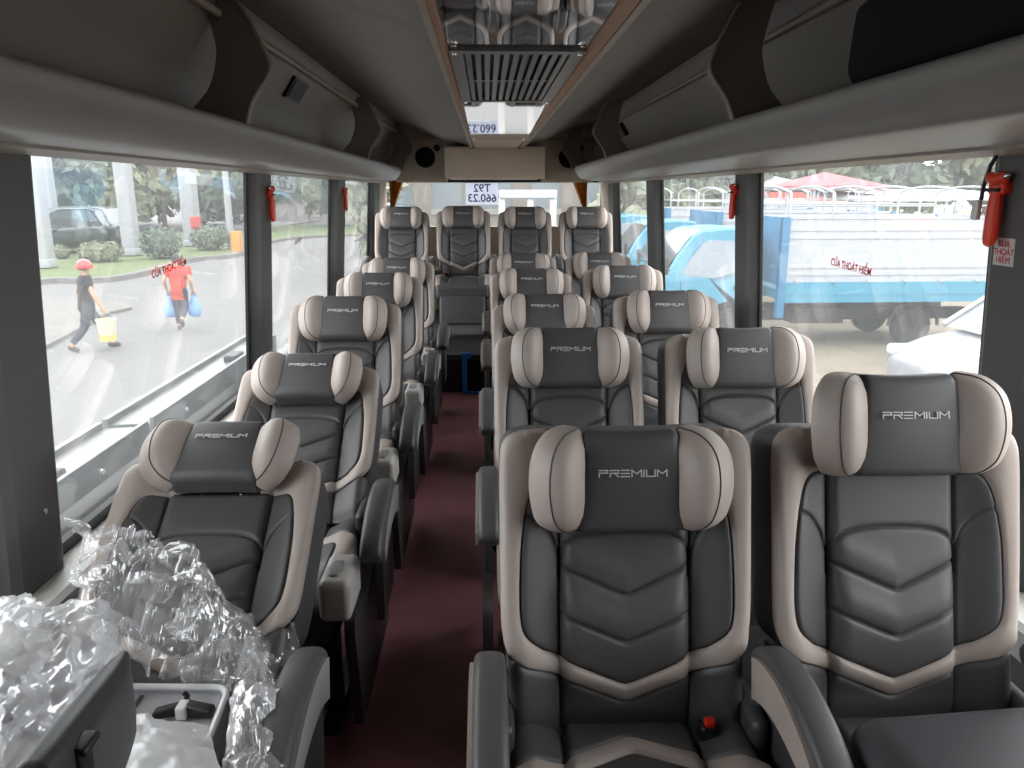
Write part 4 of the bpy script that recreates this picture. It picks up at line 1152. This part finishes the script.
awning(768, 830, 192, 203, 33.2, 'awning_red', 'low red stall roof beneath the pink awning', False)
awning(832, 918, 191, 197, 27, 'awning_white', 'long white stall roof left of the front pillar hammer', False)
awning(925, 1000, 189, 196, 27.2, 'awning_white', 'white stall roof behind the front pillar hammer', False)

# --- steel tray outside the front kerb-side window
x0 = wx(-1, .6, .16)
root = empty('steel_tray', (x0, 2.6, GZ)); tag(root, 'long grey steel trough with two bays under the front kerb-side window', 'steel trough')
zt = .655 - GZ
def tray(ya, yb):
    m = MB()
    pr = [(0, zt - .42), (0, zt), (-.014, zt), (-.014, zt - .022), (-.16, zt - .028), (-.16, zt - .006), (-.18, zt - .006), (-.18, zt - .42)]
    m.prism(pr, lambda x, z: (x, ya - 2.6, z), lambda x, z: (x, yb - 2.6, z)); o = m.build('tray_bay', 'tray_metal', root, smooth=False)
    for yy in (yb - .55,):
        k = MB(); k.rbox((-.06, yy - 2.6, zt - .012), (.03, .07, .018), .01, 0, n=2); k.build('tray_latch', 'plastic_black', o)
    for yy in (ya + .3, yb - .35):
        k = MB(); k.lathe([(0, 0), (.012, 0), (.01, .006), (0, .007)], (0, yy - 2.6, zt - .06), 'x', k=10); k.build('rivet', 'chrome', o)
tray(1.1, 2.62); tray(2.66, 4.30)
m = MB(); m.box((-.15, -1.4, 0), (-.08, -1.3, zt - .41)); m.box((-.15, 1.3, 0), (-.08, 1.4, zt - .41)); m.build('tray_stand', 'chassis', root, smooth=False)

# --- things seen through the rear window
root = empty('lattice_mast', (-2.55, 20, GZ)); tag(root, 'thin white lattice mast outside the rear window', 'mast')
m = MB()
for dx in (-.2, .2): m.tube([(dx, 0, 0), (dx, 0, 3.3)], .03, 0, 6)
for k in range(8): m.tube([(-.2, 0, .3 + k * .4), (.2, 0, .3 + k * .4)], .02, 0, 6)
m.build('mast', 'steel_light', root)
p0, p1 = hit(499, 190, 1, 22), hit(556, 198, 1, 22)
root = empty('white_gantry', ((p0.x + p1.x) / 2, 22, GZ)); tag(root, 'white horizontal beam on posts outside the rear window', 'gantry')
hw = (p1.x - p0.x) / 2
m = MB(); m.rbox((0, 0, (p0.z + p1.z) / 2 - GZ), (hw, .2, (p0.z - p1.z) / 2), .03, 0, n=2); m.build('beam', 'panel_white', root)
for dx in (-.9, .1, .9): m = MB(); m.rbox((dx * hw, 0, (p1.z - GZ) / 2), (.09, .09, (p1.z - GZ) / 2), .02, 0, n=2); m.build('gantry_post', 'wall_pale', root)
make_tree((-3.4, 24, GZ), 4.6, 1.5, 'leaf_b', 91, 'small tree outside the rear window by the kerb-side curtain', 'trees outside the rear window', n=1200, size=.2)
make_tree((4.4, 24, GZ), 4.4, 1.3, 'leaf_b', 92, 'small tree outside the rear window by the truck-side curtain', 'trees outside the rear window', n=1200, size=.2)
# ------------------------------------------------------------------ the two people outside
def skin_mesh(name, nodes, edges, mname, parent, sub=2, smooth=True):
    "nodes: {key: (x, y, z, r)}; one continuous skinned surface, applied"
    keys = list(nodes); me = bpy.data.meshes.new(name)
    me.from_pydata([nodes[k][:3] for k in keys], [(keys.index(a), keys.index(b)) for a, b in edges], [])
    o = bpy.data.objects.new(name, me); C.objects.link(o)
    md = o.modifiers.new('skin', 'SKIN'); md.use_smooth_shade = True
    for i, k in enumerate(keys):
        sv = me.skin_vertices[0].data[i]; r = nodes[k][3]; sv.radius = r if isinstance(r, tuple) else (r, r); sv.use_root = (i == 0)
    sb = o.modifiers.new('sub', 'SUBSURF'); sb.levels = sub; sb.render_levels = sub
    dg = bpy.context.evaluated_depsgraph_get(); m2 = bpy.data.meshes.new_from_object(o.evaluated_get(dg))
    bpy.data.objects.remove(o); m2.name = name; m2.materials.clear(); m2.materials.append(M[mname])
    for p in m2.polygons: p.use_smooth = True
    o = bpy.data.objects.new(name, m2); C.objects.link(o); o.parent = parent
    return o
def hand_nodes(nd, ed, wrist, side, d, tag_):
    "palm and five bent fingers along direction d (a unit vector), rooted at node wrist"
    w = Vector(nd[wrist][:3]); d = Vector(d).normalized(); a = Vector((0, 1, 0)); a = (a - d * a.dot(d)).normalized(); n = d.cross(a)
    p = w + d * .05; nd[tag_ + 'palm'] = (*p, (.022, .036)); ed.append((wrist, tag_ + 'palm'))
    k = w + d * .085; nd[tag_ + 'kn'] = (*k, (.018, .036)); ed.append((tag_ + 'palm', tag_ + 'kn'))
    for i, (off, L) in enumerate(((-.028, .062), (-.010, .072), (.010, .068), (.027, .052))):
        q1 = k + a * off + d * .02; q2 = q1 + d * L * .5 + n * .012 * side; q3 = q2 + d * L * .3 + n * .03 * side
        for j, q in enumerate((q1, q2, q3)):
            nd['%sf%d%d' % (tag_, i, j)] = (*q, .0095 - .0008 * j); ed.append((tag_ + 'kn' if j == 0 else '%sf%d%d' % (tag_, i, j - 1), '%sf%d%d' % (tag_, i, j)))
    t1 = p - a * .042 + d * .012; t2 = t1 + d * .035 - a * .012; t3 = t2 + d * .025 + n * .008
    for j, q in enumerate((t1, t2, t3)):
        nd['%st%d' % (tag_, j)] = (*q, .0115 - .001 * j); ed.append((tag_ + 'palm' if j == 0 else '%st%d' % (tag_, j - 1), '%st%d' % (tag_, j)))

def person(loc, rz, H, joints, label, shirt, trousers, shoe, clothes_extra=None, hem=.80, helmet=None):
    """joints are given for a 1.6 m figure facing +x: left is +y"""
    k = H / 1.6
    root = empty('person', loc, rz); root.scale = (k,) * 3; tag(root, label, 'person')
    J = joints; nd = {}; ed = []
    def add(key, p, r, to=None):
        nd[key] = (*p, r)
        if to: ed.append((to, key))
    add('pelvis', J['pelvis'], (.125, .10)); add('waist', J['waist'], (.10, .075), 'pelvis'); add('chest', J['chest'], (.12, .085), 'waist'); add('neckb', J['neckb'], (.065, .06), 'chest'); add('neck', J['neck'], .048, 'neckb')
    for s_, y in (('l', 1), ('r', -1)):
        c = Vector(J['chest'])
        add('sh' + s_, J['sh' + s_], .048, 'chest'); add('el' + s_, J['el' + s_], .041, 'sh' + s_); add('wr' + s_, J['wr' + s_], .028, 'el' + s_)
        add('hip' + s_, J['hip' + s_], .088, 'pelvis'); add('kn' + s_, J['kn' + s_], .058, 'hip' + s_); add('an' + s_, J['an' + s_], .038, 'kn' + s_)
        add('toe' + s_, J['toe' + s_], .034, 'an' + s_)
        d = (Vector(J['wr' + s_]) - Vector(J['el' + s_])).normalized(); hand_nodes(nd, ed, 'wr' + s_, y, d, 'h' + s_)
    hc = Vector(J['head'])
    add('skull', hc - Vector((.0, 0, .05)), (.062, .066), 'neck'); add('skull2', hc + Vector((-.008, 0, .015)), (.082, .074), 'skull'); add('crown', hc + Vector((-.012, 0, .075)), (.062, .058), 'skull2')
    add('chin', hc + Vector((.05, 0, -.075)), (.028, .032), 'skull'); add('nose', hc + Vector((.098, 0, -.012)), .012, 'skull2')
    for y in (-1, 1): add('ear%d' % y, hc + Vector((-.01, y * .088, -.005)), (.018, .01), 'skull2')
    body = skin_mesh('body', nd, ed, 'skin', root)
    for y in (-1, 1):
        m = MB(); m.sphere(tuple(hc + Vector((.074, y * .03, .012))), (.009, .012, .008), 0, 10, 6); m.build('eye', 'hair_black', body)
    m = MB(); m.sphere(tuple(hc + Vector((.074, 0, -.055))), (.008, .022, .005), 0, 10, 6); m.build('mouth', 'cloth_scarf', body)
    # hair
    m = MB(); rows = []
    for i in range(9):
        th = pi * .62 * i / 8; row = []
        for j in range(20):
            a = 2 * pi * j / 20; r_ = 1 if cos(a) < .3 else 1 - .0
            lim = th if cos(a) < .35 else min(th, pi * .34)
            row.append(tuple(hc + Vector((-.012 + .101 * sin(lim) * cos(a), .092 * sin(lim) * sin(a), .01 + .115 * cos(lim)))))
        rows.append(row)
    m.grid(rows, 0, close_u=True); m.build('hair', 'hair_black', root)
    # shirt: the torso and sleeves, a little looser than the body
    g = .016; sn = {}; se = []
    def sadd(key, p, r, to=None):
        sn[key] = (*p, r)
        if to: se.append((to, key))
    pv, wa, ch = Vector(J['pelvis']), Vector(J['waist']), Vector(J['chest'])
    sadd('ch', ch, (.195, .155)); sadd('wa', wa, (.165, .14), 'ch'); sadd('nb', Vector(J['neckb']) - Vector((0, 0, .02)), (.115, .10), 'ch'); sadd('hem', Vector((pv.x, pv.y, hem + .03)), (.185, .165), 'wa')
    for s_ in 'lr':
        sh, el = Vector(J['sh' + s_]), Vector(J['el' + s_]); sadd('sh' + s_, sh, .105, 'ch'); sadd('sl' + s_, sh.lerp(el, .62), .072, 'sh' + s_)
    skin_mesh('shirt', sn, se, shirt, root)
    tn = {}; te = []
    tn['wb'] = (*(pv + Vector((.005, 0, .12))), (.135, .115)); tn['pv'] = (*pv, (.15, .13)); te.append(('wb', 'pv'))
    for s_ in 'lr':
        hp, kn, an = Vector(J['hip' + s_]), Vector(J['kn' + s_]), Vector(J['an' + s_])
        for key, p, r in (('hp', hp - Vector((0, 0, .03)), .105), ('mid', hp.lerp(kn, .5), .098), ('kn', kn, .080), ('calf', kn.lerp(an, .45), .074), ('cuff', kn.lerp(an, .9), .06)): tn[key + s_] = (*p, r)
        te += [('pv', 'hp' + s_), ('hp' + s_, 'mid' + s_), ('mid' + s_, 'kn' + s_), ('kn' + s_, 'calf' + s_), ('calf' + s_, 'cuff' + s_)]
    skin_mesh('trousers', tn, te, trousers, root)
    for s_ in 'lr':
        an, toe = Vector(J['an' + s_]), Vector(J['toe' + s_]); d = (toe - an); 
        m = MB(); path = [an - d.normalized() * .05 + Vector((0, 0, -.035)), an + Vector((0, 0, -.03)), an.lerp(toe, .6) + Vector((0, 0, -.012)), toe, toe + d.normalized() * .05]
        m.tube(path, [.030, .047, .046, .042, .018], 0, 12); m.build('shoe', shoe, root)
    if helmet:
        m = MB(); rows = []
        for i in range(10):
            th = pi * .56 * i / 9; rows.append([tuple(hc + Vector((-.005 + .142 * sin(th) * cos(2 * pi * j / 24), .128 * sin(th) * sin(2 * pi * j / 24), .02 + .14 * cos(th)))) for j in range(24)])
        m.grid(rows, 0, close_u=True); m.grid([[tuple(hc + (Vector(p) - hc) * .94) for p in r_] for r_ in rows], 0, close_u=True)
        he = m.build('helmet', helmet, root)
        m = MB(); m.rbox(tuple(hc + Vector((.135, 0, .0))), (.025, .085, .008), .008, 0, n=2, fn=lambda x, y, z: (x - y * y * 6, y, z - .4 * x)); m.build('helmet_peak', helmet, he)
    return root
gA = gp(92, 350)
JA = dict(pelvis=(0, 0, .86), waist=(.015, 0, 1.0), chest=(.035, 0, 1.2), neckb=(.04, 0, 1.34), neck=(.05, 0, 1.395), head=(.06, 0, 1.49),
    shl=(.02, .175, 1.295), ell=(-.09, .225, 1.07), wrl=(.05, .215, .90), shr=(.03, -.175, 1.295), elr=(.10, -.24, 1.04), wrr=(.20, -.245, .81),
    hipl=(0, .09, .82), knl=(.20, .10, .46), anl=(.34, .10, .085), toel=(.46, .11, .045), hipr=(0, -.09, .82), knr=(-.08, -.09, .44), anr=(-.34, -.09, .12), toer=(-.25, -.09, .045))
pa = person((gA.x, gA.y, GZ), R(35), 1.48, JA, 'person in black with a red helmet walking with a pale bucket', 'cloth_black', 'cloth_trouser', 'shoe_dark', helmet='helmet_red', hem=.62)
gB = gp(183, 330)
JB = dict(pelvis=(0, 0, .86), waist=(.01, 0, 1.0), chest=(.02, 0, 1.2), neckb=(.03, 0, 1.34), neck=(.045, 0, 1.395), head=(.06, 0, 1.49),
    shl=(.01, .175, 1.295), ell=(-.06, .27, 1.06), wrl=(.06, .26, .86), shr=(.01, -.175, 1.295), elr=(-.06, -.27, 1.06), wrr=(.06, -.26, .86),
    hipl=(0, .085, .82), knl=(.10, .08, .46), anl=(.03, .07, .085), toel=(.15, .075, .045), hipr=(0, -.085, .82), knr=(.10, -.06, .47), anr=(-.22, -.05, .26), toer=(-.18, -.05, .14))
pb = person((gB.x, gB.y, GZ), R(98), 1.44, JB, 'person in red shirt and dark trousers walking with two blue bags', 'cloth_red', 'cloth_navy', 'shoe_dark', hem=.80)
m = MB(); rows = []
for i in range(10):
    v_ = i / 9; rows.append([(-.135 - .03 * sin(v_ * 3) , (u_ - .5) * (.16 + .10 * v_) + .03 * sin(u_ * 9), 1.12 - .45 * v_) for u_ in [k / 8 for k in range(9)]])
m.grid(rows); m.grid([[(x + .02, y, z) for x, y, z in r_] for r_ in rows]); m.build('scarf', 'cloth_scarf', pb)
def in_hand(p, key, J, k):
    mw = p.matrix_basis if hasattr(p, 'matrix_basis') else p.matrix_world
    w = Vector(J[key]); e = Vector(J['el' + key[-1]]); return mw @ (w + (w - e).normalized() * .13)
# bucket in the helmeted person's hand
bpy.context.view_layer.update()
h = in_hand(pa, 'wrr', JA, 1)
root = empty('bucket', (h.x, h.y, h.z)); tag(root, 'pale plastic bucket carried by the person in the red helmet', 'bucket')
m = MB(); m.lathe([(0, -.47), (.125, -.47), (.13, -.46), (.155, -.13), (.165, -.125), (.165, -.10), (.15, -.10), (.148, -.13), (.12, -.44), (0, -.44)], (0, 0, 0), 'z', k=28); bo = m.build('bucket_body', 'bucket_pale', root)
m = MB(); m.lathe([(.127, -.46), (.133, -.46), (.139, -.36), (.135, -.36)], (0, 0, 0), 'z', k=28); m.build('bucket_label', 'bucket_yellow', bo)
m = MB(); m.tube([(.16 * cos(a), 0, -.115 + .125 * sin(a)) for a in [pi * k / 16 for k in range(17)]], .006, 0, 6); m.build('bucket_handle', 'steel_light', root)
for key, lab, rr in (('wrr', 'blue plastic bag in the right hand of the person in red', 1), ('wrl', 'blue plastic bag in the left hand of the person in red', .92)):
    h = in_hand(pb, key, JB, 1); root = empty('carrier_bag', h); tag(root, lab, 'bag', 'blue carrier bags')
    m = MB(); rows = []
    for i, (z, r_) in enumerate(((.0, .02), (-.05, .035), (-.12, .075), (-.2, .115), (-.3, .135), (-.38, .125), (-.43, .08), (-.44, .01))):
        rows.append([(r_ * rr * (1 + .13 * noise.noise((cos(a) * 2, sin(a) * 2, z * 9 + rr))) * cos(a), r_ * rr * .75 * (1 + .13 * noise.noise((cos(a) * 2, sin(a) * 2, z * 9 + 4))) * sin(a), z) for a in [2 * pi * k / 22 for k in range(22)]])
    m.grid(rows, 0, close_u=True, cap0=True, cap1=True); m.build('bag_body', 'bag_blue', root)
    for sy in (-1, 1):
        m = MB(); m.tube([(-.03, sy * .02, -.05), (-.03, sy * .02, .02), (0, sy * .012, .045), (.03, sy * .02, .02), (.03, sy * .02, -.05)], .007, 0, 6); m.build('bag_handle', 'bag_blue', root)
# ------------------------------------------------------------------ things at the front of the cabin
def plastic_mat(name, clear, gloss, rough=.1):
    "thin wrapping film: mostly see-through, glinting on its creases, whitish where it bunches up"
    m = bpy.data.materials.new(name); m.use_nodes = True; M[name] = m
    nt = m.node_tree; nt.nodes.clear(); N = nt.nodes.new; L = nt.links.new
    out = N('ShaderNodeOutputMaterial'); tr = N('ShaderNodeBsdfTransparent'); gl = N('ShaderNodeBsdfGlossy'); gl.inputs['Roughness'].default_value = rough
    df = N('ShaderNodeBsdfDiffuse'); df.inputs['Color'].default_value = (.95, .95, .96, 1); tl = N('ShaderNodeBsdfTranslucent'); tl.inputs['Color'].default_value = (.95, .95, .96, 1)
    tc = N('ShaderNodeTexCoord'); n = N('ShaderNodeTexNoise'); n.noise_type = 'RIDGED_MULTIFRACTAL'; n.inputs['Scale'].default_value = 11; n.inputs['Detail'].default_value = 5
    L(tc.outputs['Object'], n.inputs['Vector'])
    bp = N('ShaderNodeBump'); bp.inputs['Strength'].default_value = .7; bp.inputs['Distance'].default_value = .01; L(n.outputs['Fac'], bp.inputs['Height']); L(bp.outputs['Normal'], gl.inputs['Normal'])
    dm = N('ShaderNodeMixShader'); dm.inputs['Fac'].default_value = .5; L(df.outputs[0], dm.inputs[1]); L(tl.outputs[0], dm.inputs[2])
    sm_ = N('ShaderNodeMixShader'); sm_.inputs['Fac'].default_value = gloss; L(dm.outputs[0], sm_.inputs[1]); L(gl.outputs[0], sm_.inputs[2])
    mr = N('ShaderNodeMapRange'); mr.inputs['From Min'].default_value = .7; mr.inputs['From Max'].default_value = 1.7; mr.inputs['To Min'].default_value = 1 - clear; mr.inputs['To Max'].default_value = min(1, (1 - clear) * 2.2 + .15)
    L(n.outputs['Fac'], mr.inputs['Value'])
    mx = N('ShaderNodeMixShader'); L(mr.outputs['Result'], mx.inputs['Fac']); L(tr.outputs[0], mx.inputs[1]); L(sm_.outputs[0], mx.inputs[2]); L(mx.outputs[0], out.inputs['Surface'])
plastic_mat('film_clear', .64, .55)
plastic_mat('film_milky', .38, .45, .16)
plastic_mat('film_soft', .15, .2, .3)
mat('tray_grey', (178, 178, 180), .4)
mat('tray_rim', (236, 236, 238), .3)
mat('flap_dark', (58, 58, 60), .42, bump=.04)
mat('label_white', (232, 232, 232), .5)

def crumple(p, s, seed, a=1.0):
    q = Vector(p) * s + Vector((seed, seed * .7, seed * .3)); v = 0; amp = 1
    for k in range(5):
        v += amp * (1 - 2 * abs(noise.noise(q))); q = q * 2.1; amp *= .5
    return v * a
def facet(p, sc):
    "flat tilted patches between creases"
    q = Vector(p) * sc; d, pts = noise.voronoi(q, distance_metric='DISTANCE', exponent=2.5)
    t = noise.cell_vector(Vector(pts[0]) * 3.7); e = q - Vector(pts[0])
    return e.dot(t - Vector((.5, .5, .5))) / sc
def sheet(name, corners, nu, nv, amp, sc, seed, mname, lab, bow=0.0, trim=.0, fac=1.0, group='clear plastic wrapping'):
    "crumpled film spanning four corners (a, b along the far edge; d, c along the near edge)"
    a, b, c, d = [Vector(p) for p in corners]; rows = []
    n = (b - a).cross(d - a).normalized()
    if n.z < 0: n = -n
    for i in range(nv + 1):
        v = i / nv; row = []
        for j in range(nu + 1):
            u = j / nu; p = a.lerp(b, u).lerp(d.lerp(c, u), v)
            w = sin(pi * u) * sin(pi * v)
            p = p + n * (bow * w + amp * .6 * crumple(p, sc, seed) + fac * (1.1 * facet(p, 11) + .9 * facet(p + Vector((.3, .2, .1)), 27))) + Vector((crumple(p, sc * .8, seed + 9), crumple(p, sc * .8, seed + 17), 0)) * amp * .6
            ed = max(abs(u - .5), abs(v - .5)) * 2
            if ed > .8: p = p + (Vector((noise.noise(p * 9), noise.noise(p * 9 + Vector((5, 5, 5))), 0))) * trim * (ed - .8) * 5
            row.append(tuple(p))
        rows.append(row)
    m = MB(); m.grid(rows); root = empty(name, tuple(sum((Vector(q) for q in (a, b, c, d)), Vector()) / 4)); tag(root, lab, 'plastic wrapping', group)
    m.v = [tuple(Vector(p) - root.location) for p in m.v]
    o = m.build('film', mname, root, angle=75)
    return root
# milky bag against the wall
m = MB(); rows = []
ctr = Vector((-.80, 1.10, .56))
for i in range(101):
    th = pi * i / 100; row = []
    for j in range(160):
        a = 2 * pi * j / 160; d = Vector((sin(th) * cos(a), sin(th) * sin(a), cos(th)))
        r_ = 1 + .11 * crumple(d, 1.4, 3.3) + .02 * crumple(d, 5, 8.1) + .8 * facet(d, 2.6) + .8 * facet(d, 6.5)
        q = Vector((d.x * .145 * r_, d.y * .25 * r_, max(-.10, d.z * .17 * r_))); row.append(tuple(q))
    rows.append(row)
m.grid(rows, 0, close_u=True); root = empty('plastic_bag', ctr); tag(root, 'big milky plastic bag bulging on the front seat beside the wall ledge', 'plastic bag', 'clear plastic wrapping')
m.build('bag_film', 'film_milky', root, angle=75)
sheet('plastic_sheet', (hit(48, 530, 1, 1.64), hit(215, 578, 1, 1.60), hit(262, 700, 1, 1.22), hit(70, 650, 1, 1.2)), 150, 130, .024, 5, 1.7, 'film_clear', 'clear crumpled plastic sheet spread against the backrest of the front single seat', bow=.03, trim=.05)
sheet('plastic_sheet', (hit(160, 590, 1, 1.58), hit(285, 640, 1, 1.50), hit(268, 765, 1, 1.10), hit(180, 690, 1, 1.25)), 130, 130, .020, 7, 5.2, 'film_clear', 'clear crumpled plastic sheet lying beside the armrest of the front single seat', bow=.04, trim=.05)
sheet('plastic_sheet', (hit(232, 690, 1, 1.2), hit(275, 695, 1, 1.18), hit(285, 790, 1, .98), hit(205, 790, 1, .98)), 90, 90, .014, 11, 7.7, 'film_milky', 'crumpled clear plastic ball between the grey tray and the armrest', bow=.05, trim=.03)
sheet('foam_sheet', (hit(112, 722, 1, 1.10), hit(205, 728, 1, 1.08), hit(225, 800, 1, .90), hit(90, 800, 1, .90)), 30, 30, .006, 5, 2.2, 'film_soft', 'soft white packing sheet covering the near end of the grey tray', bow=.02, fac=.22)
# tray
ta, tb, tc_, td = [hit(px, py, 2, .57) for px, py in ((108, 683), (230, 684), (206, 745), (80, 745))]
cen = (ta + tb + tc_ + td) / 4
root = empty('packed_tray', (cen.x, cen.y, .50)); tag(root, 'grey plastic tray with a light rim holding a black clip, wrapped in plastic', 'tray')
loc = [Vector((p.x - cen.x, p.y - cen.y)) for p in (ta, tb, tc_, td)]
def rounded(loc, r=.03, k=6):
    out = []
    for i in range(4):
        p, a, b = loc[i], loc[i - 1], loc[(i + 1) % 4]; u, v = (a - p).normalized(), (b - p).normalized()
        p0, p1 = p + u * r, p + v * r
        for t in range(k + 1):
            s_ = t / k; out.append(p0 * (1 - s_) ** 2 + p * 2 * s_ * (1 - s_) + p1 * s_ ** 2)
    return out
ol = rounded(loc)
m = MB(); m.grid([[(p.x * k, p.y * k, z) for p in ol] for k, z in ((.93, -.03), (1, 0.02), (1.0, .062), (.965, .062), (.955, .052))], 0, close_u=True, cap0=True)
m.grid([[(p.x * k, p.y * k, .052) for p in ol] for k in (.955, .0)], 0, close_u=True)
tb_ = m.build('tray_body', 'tray_grey', root)
m = MB(); m.tube([(p.x * .985, p.y * .985, .064) for p in ol], .006, 0, 8, closed=True); m.build('tray_rim', 'tray_rim', root)
m = MB(); m.box((-.06, -.035, .0525), (-.052, .07, .0545)); m.build('tray_slot', 'plastic_dark', root, smooth=False)
cp = hit(183, 706, 2, .575)
root = empty('black_clip', (cp.x, cp.y, .556)); tag(root, 'black clip with a white label lying in the grey tray', 'clip')
m = MB(); m.rbox((-.026, 0, .010), (.022, .011, .009), .006, 0, n=2, fn=lambda x, y, z: (x, y + .3 * x, z * (1 + x * 10))); m.rbox((.028, 0, .011), (.026, .012, .010), .006, 0, n=2, fn=lambda x, y, z: (x, y - .2 * x, z * (1 - x * 12))); m.tube([(.0, .012, .014), (.002, .016, .028), (-.004, .018, .032)], .005, 0, 8)
cl_o = m.build('clip_body', 'plastic_black', root)
m = MB(); m.rbox((0, -.002, .013), (.009, .014, .012), .004, 0, n=2); m.build('clip_label', 'label_white', root)
# folded dark table leaf standing up at the near edge
root = empty('folding_table_leaf', (-.50, .86, .47)); tag(root, 'dark grey folding leaf with a black latch standing on the packages', 'folding table')
m = MB()
P = [hit(126, 650, 1, .93), hit(58, 768, 1, .70)]
top = P[0] - root.location; low = P[1] - root.location
ax = (low - top); side_ = Vector((1, 0, 0)); up_ = side_.cross(ax).normalized()
if up_.z < 0: up_ = -up_
def leaf(x, y, z):
    t = (y + .26) / .52; p = top.lerp(low + ax * .25, t); wid = 1 + .9 * t
    tip = math.sqrt(max(.15, min(1, t * 6)))
    return tuple(p + side_ * x * (1 + .35 * t) * tip + up_ * z * wid - up_ * .05)
m.rbox((0, 0, 0), (.017, .26, .052), .014, 0, n=4, mid=8, fn=leaf); leaf_o = m.build('leaf', 'flap_dark', root)
lp = hit(76, 745, 1, .72) - root.location
m = MB(); m.rbox(tuple(lp + Vector((.010, -.012, -.012))), (.008, .014, .022), .005, 0, n=2); m.rbox(tuple(lp + Vector((.014, -.008, .008))), (.010, .017, .005), .004, 0, n=2); m.build('latch', 'plastic_black', root)
# padded console in front of the window seat
root = empty('padded_console', (.80, .85, 0)); tag(root, 'black padded leather box lying on the cushion of the front window seat', 'padded box')
m = MB()
def cons(x, y, z):
    return (x, y, z + .018 * (x / .28) * (1 if z > 0 else 0) - .012 * (y / .2) ** 2 * (1 if z > 0 else 0))
m.rbox((.0, 0, .565), (.235, .21, .085), .05, 0, n=5, mid=5, fn=cons); m.build('console_pad', 'console_black', root)
m = MB(); m.tube([(-.22, -.19, .565), (.22, -.19, .565), (.22, .19, .565), (-.22, .19, .565)], .004, 0, 6, closed=True); m.build('console_seam', 'piping', root)
SKY, EXPO = 6.3, 0
# ------------------------------------------------------------------ daylight
w = bpy.data.worlds.new('overcast_sky'); S.world = w; w.use_nodes = True
nt = w.node_tree; bg = nt.nodes['Background']; bg.inputs['Strength'].default_value = SKY
tc = nt.nodes.new('ShaderNodeTexCoord'); sx = nt.nodes.new('ShaderNodeSeparateXYZ'); cr_ = nt.nodes.new('ShaderNodeValToRGB')
nt.links.new(tc.outputs['Generated'], sx.inputs[0]); nt.links.new(sx.outputs['Z'], cr_.inputs['Fac']); nt.links.new(cr_.outputs['Color'], bg.inputs['Color'])
cr_.color_ramp.elements[0].position = 0; cr_.color_ramp.elements[0].color = (.90, .93, .97, 1)
cr_.color_ramp.elements[1].position = .8; cr_.color_ramp.elements[1].color = (1, 1, 1, 1)
S.view_settings.view_transform = 'Standard'; S.view_settings.look = 'None'; S.view_settings.gamma = 1; S.view_settings.use_curve_mapping = False
S.view_settings.exposure = EXPO
S.cycles.max_bounces = 10; S.cycles.transparent_max_bounces = 24; S.cycles.diffuse_bounces = 6; S.cycles.glossy_bounces = 5
S.cycles.sample_clamp_indirect = 6
try:
    S.cycles.use_denoising = True
except Exception: pass
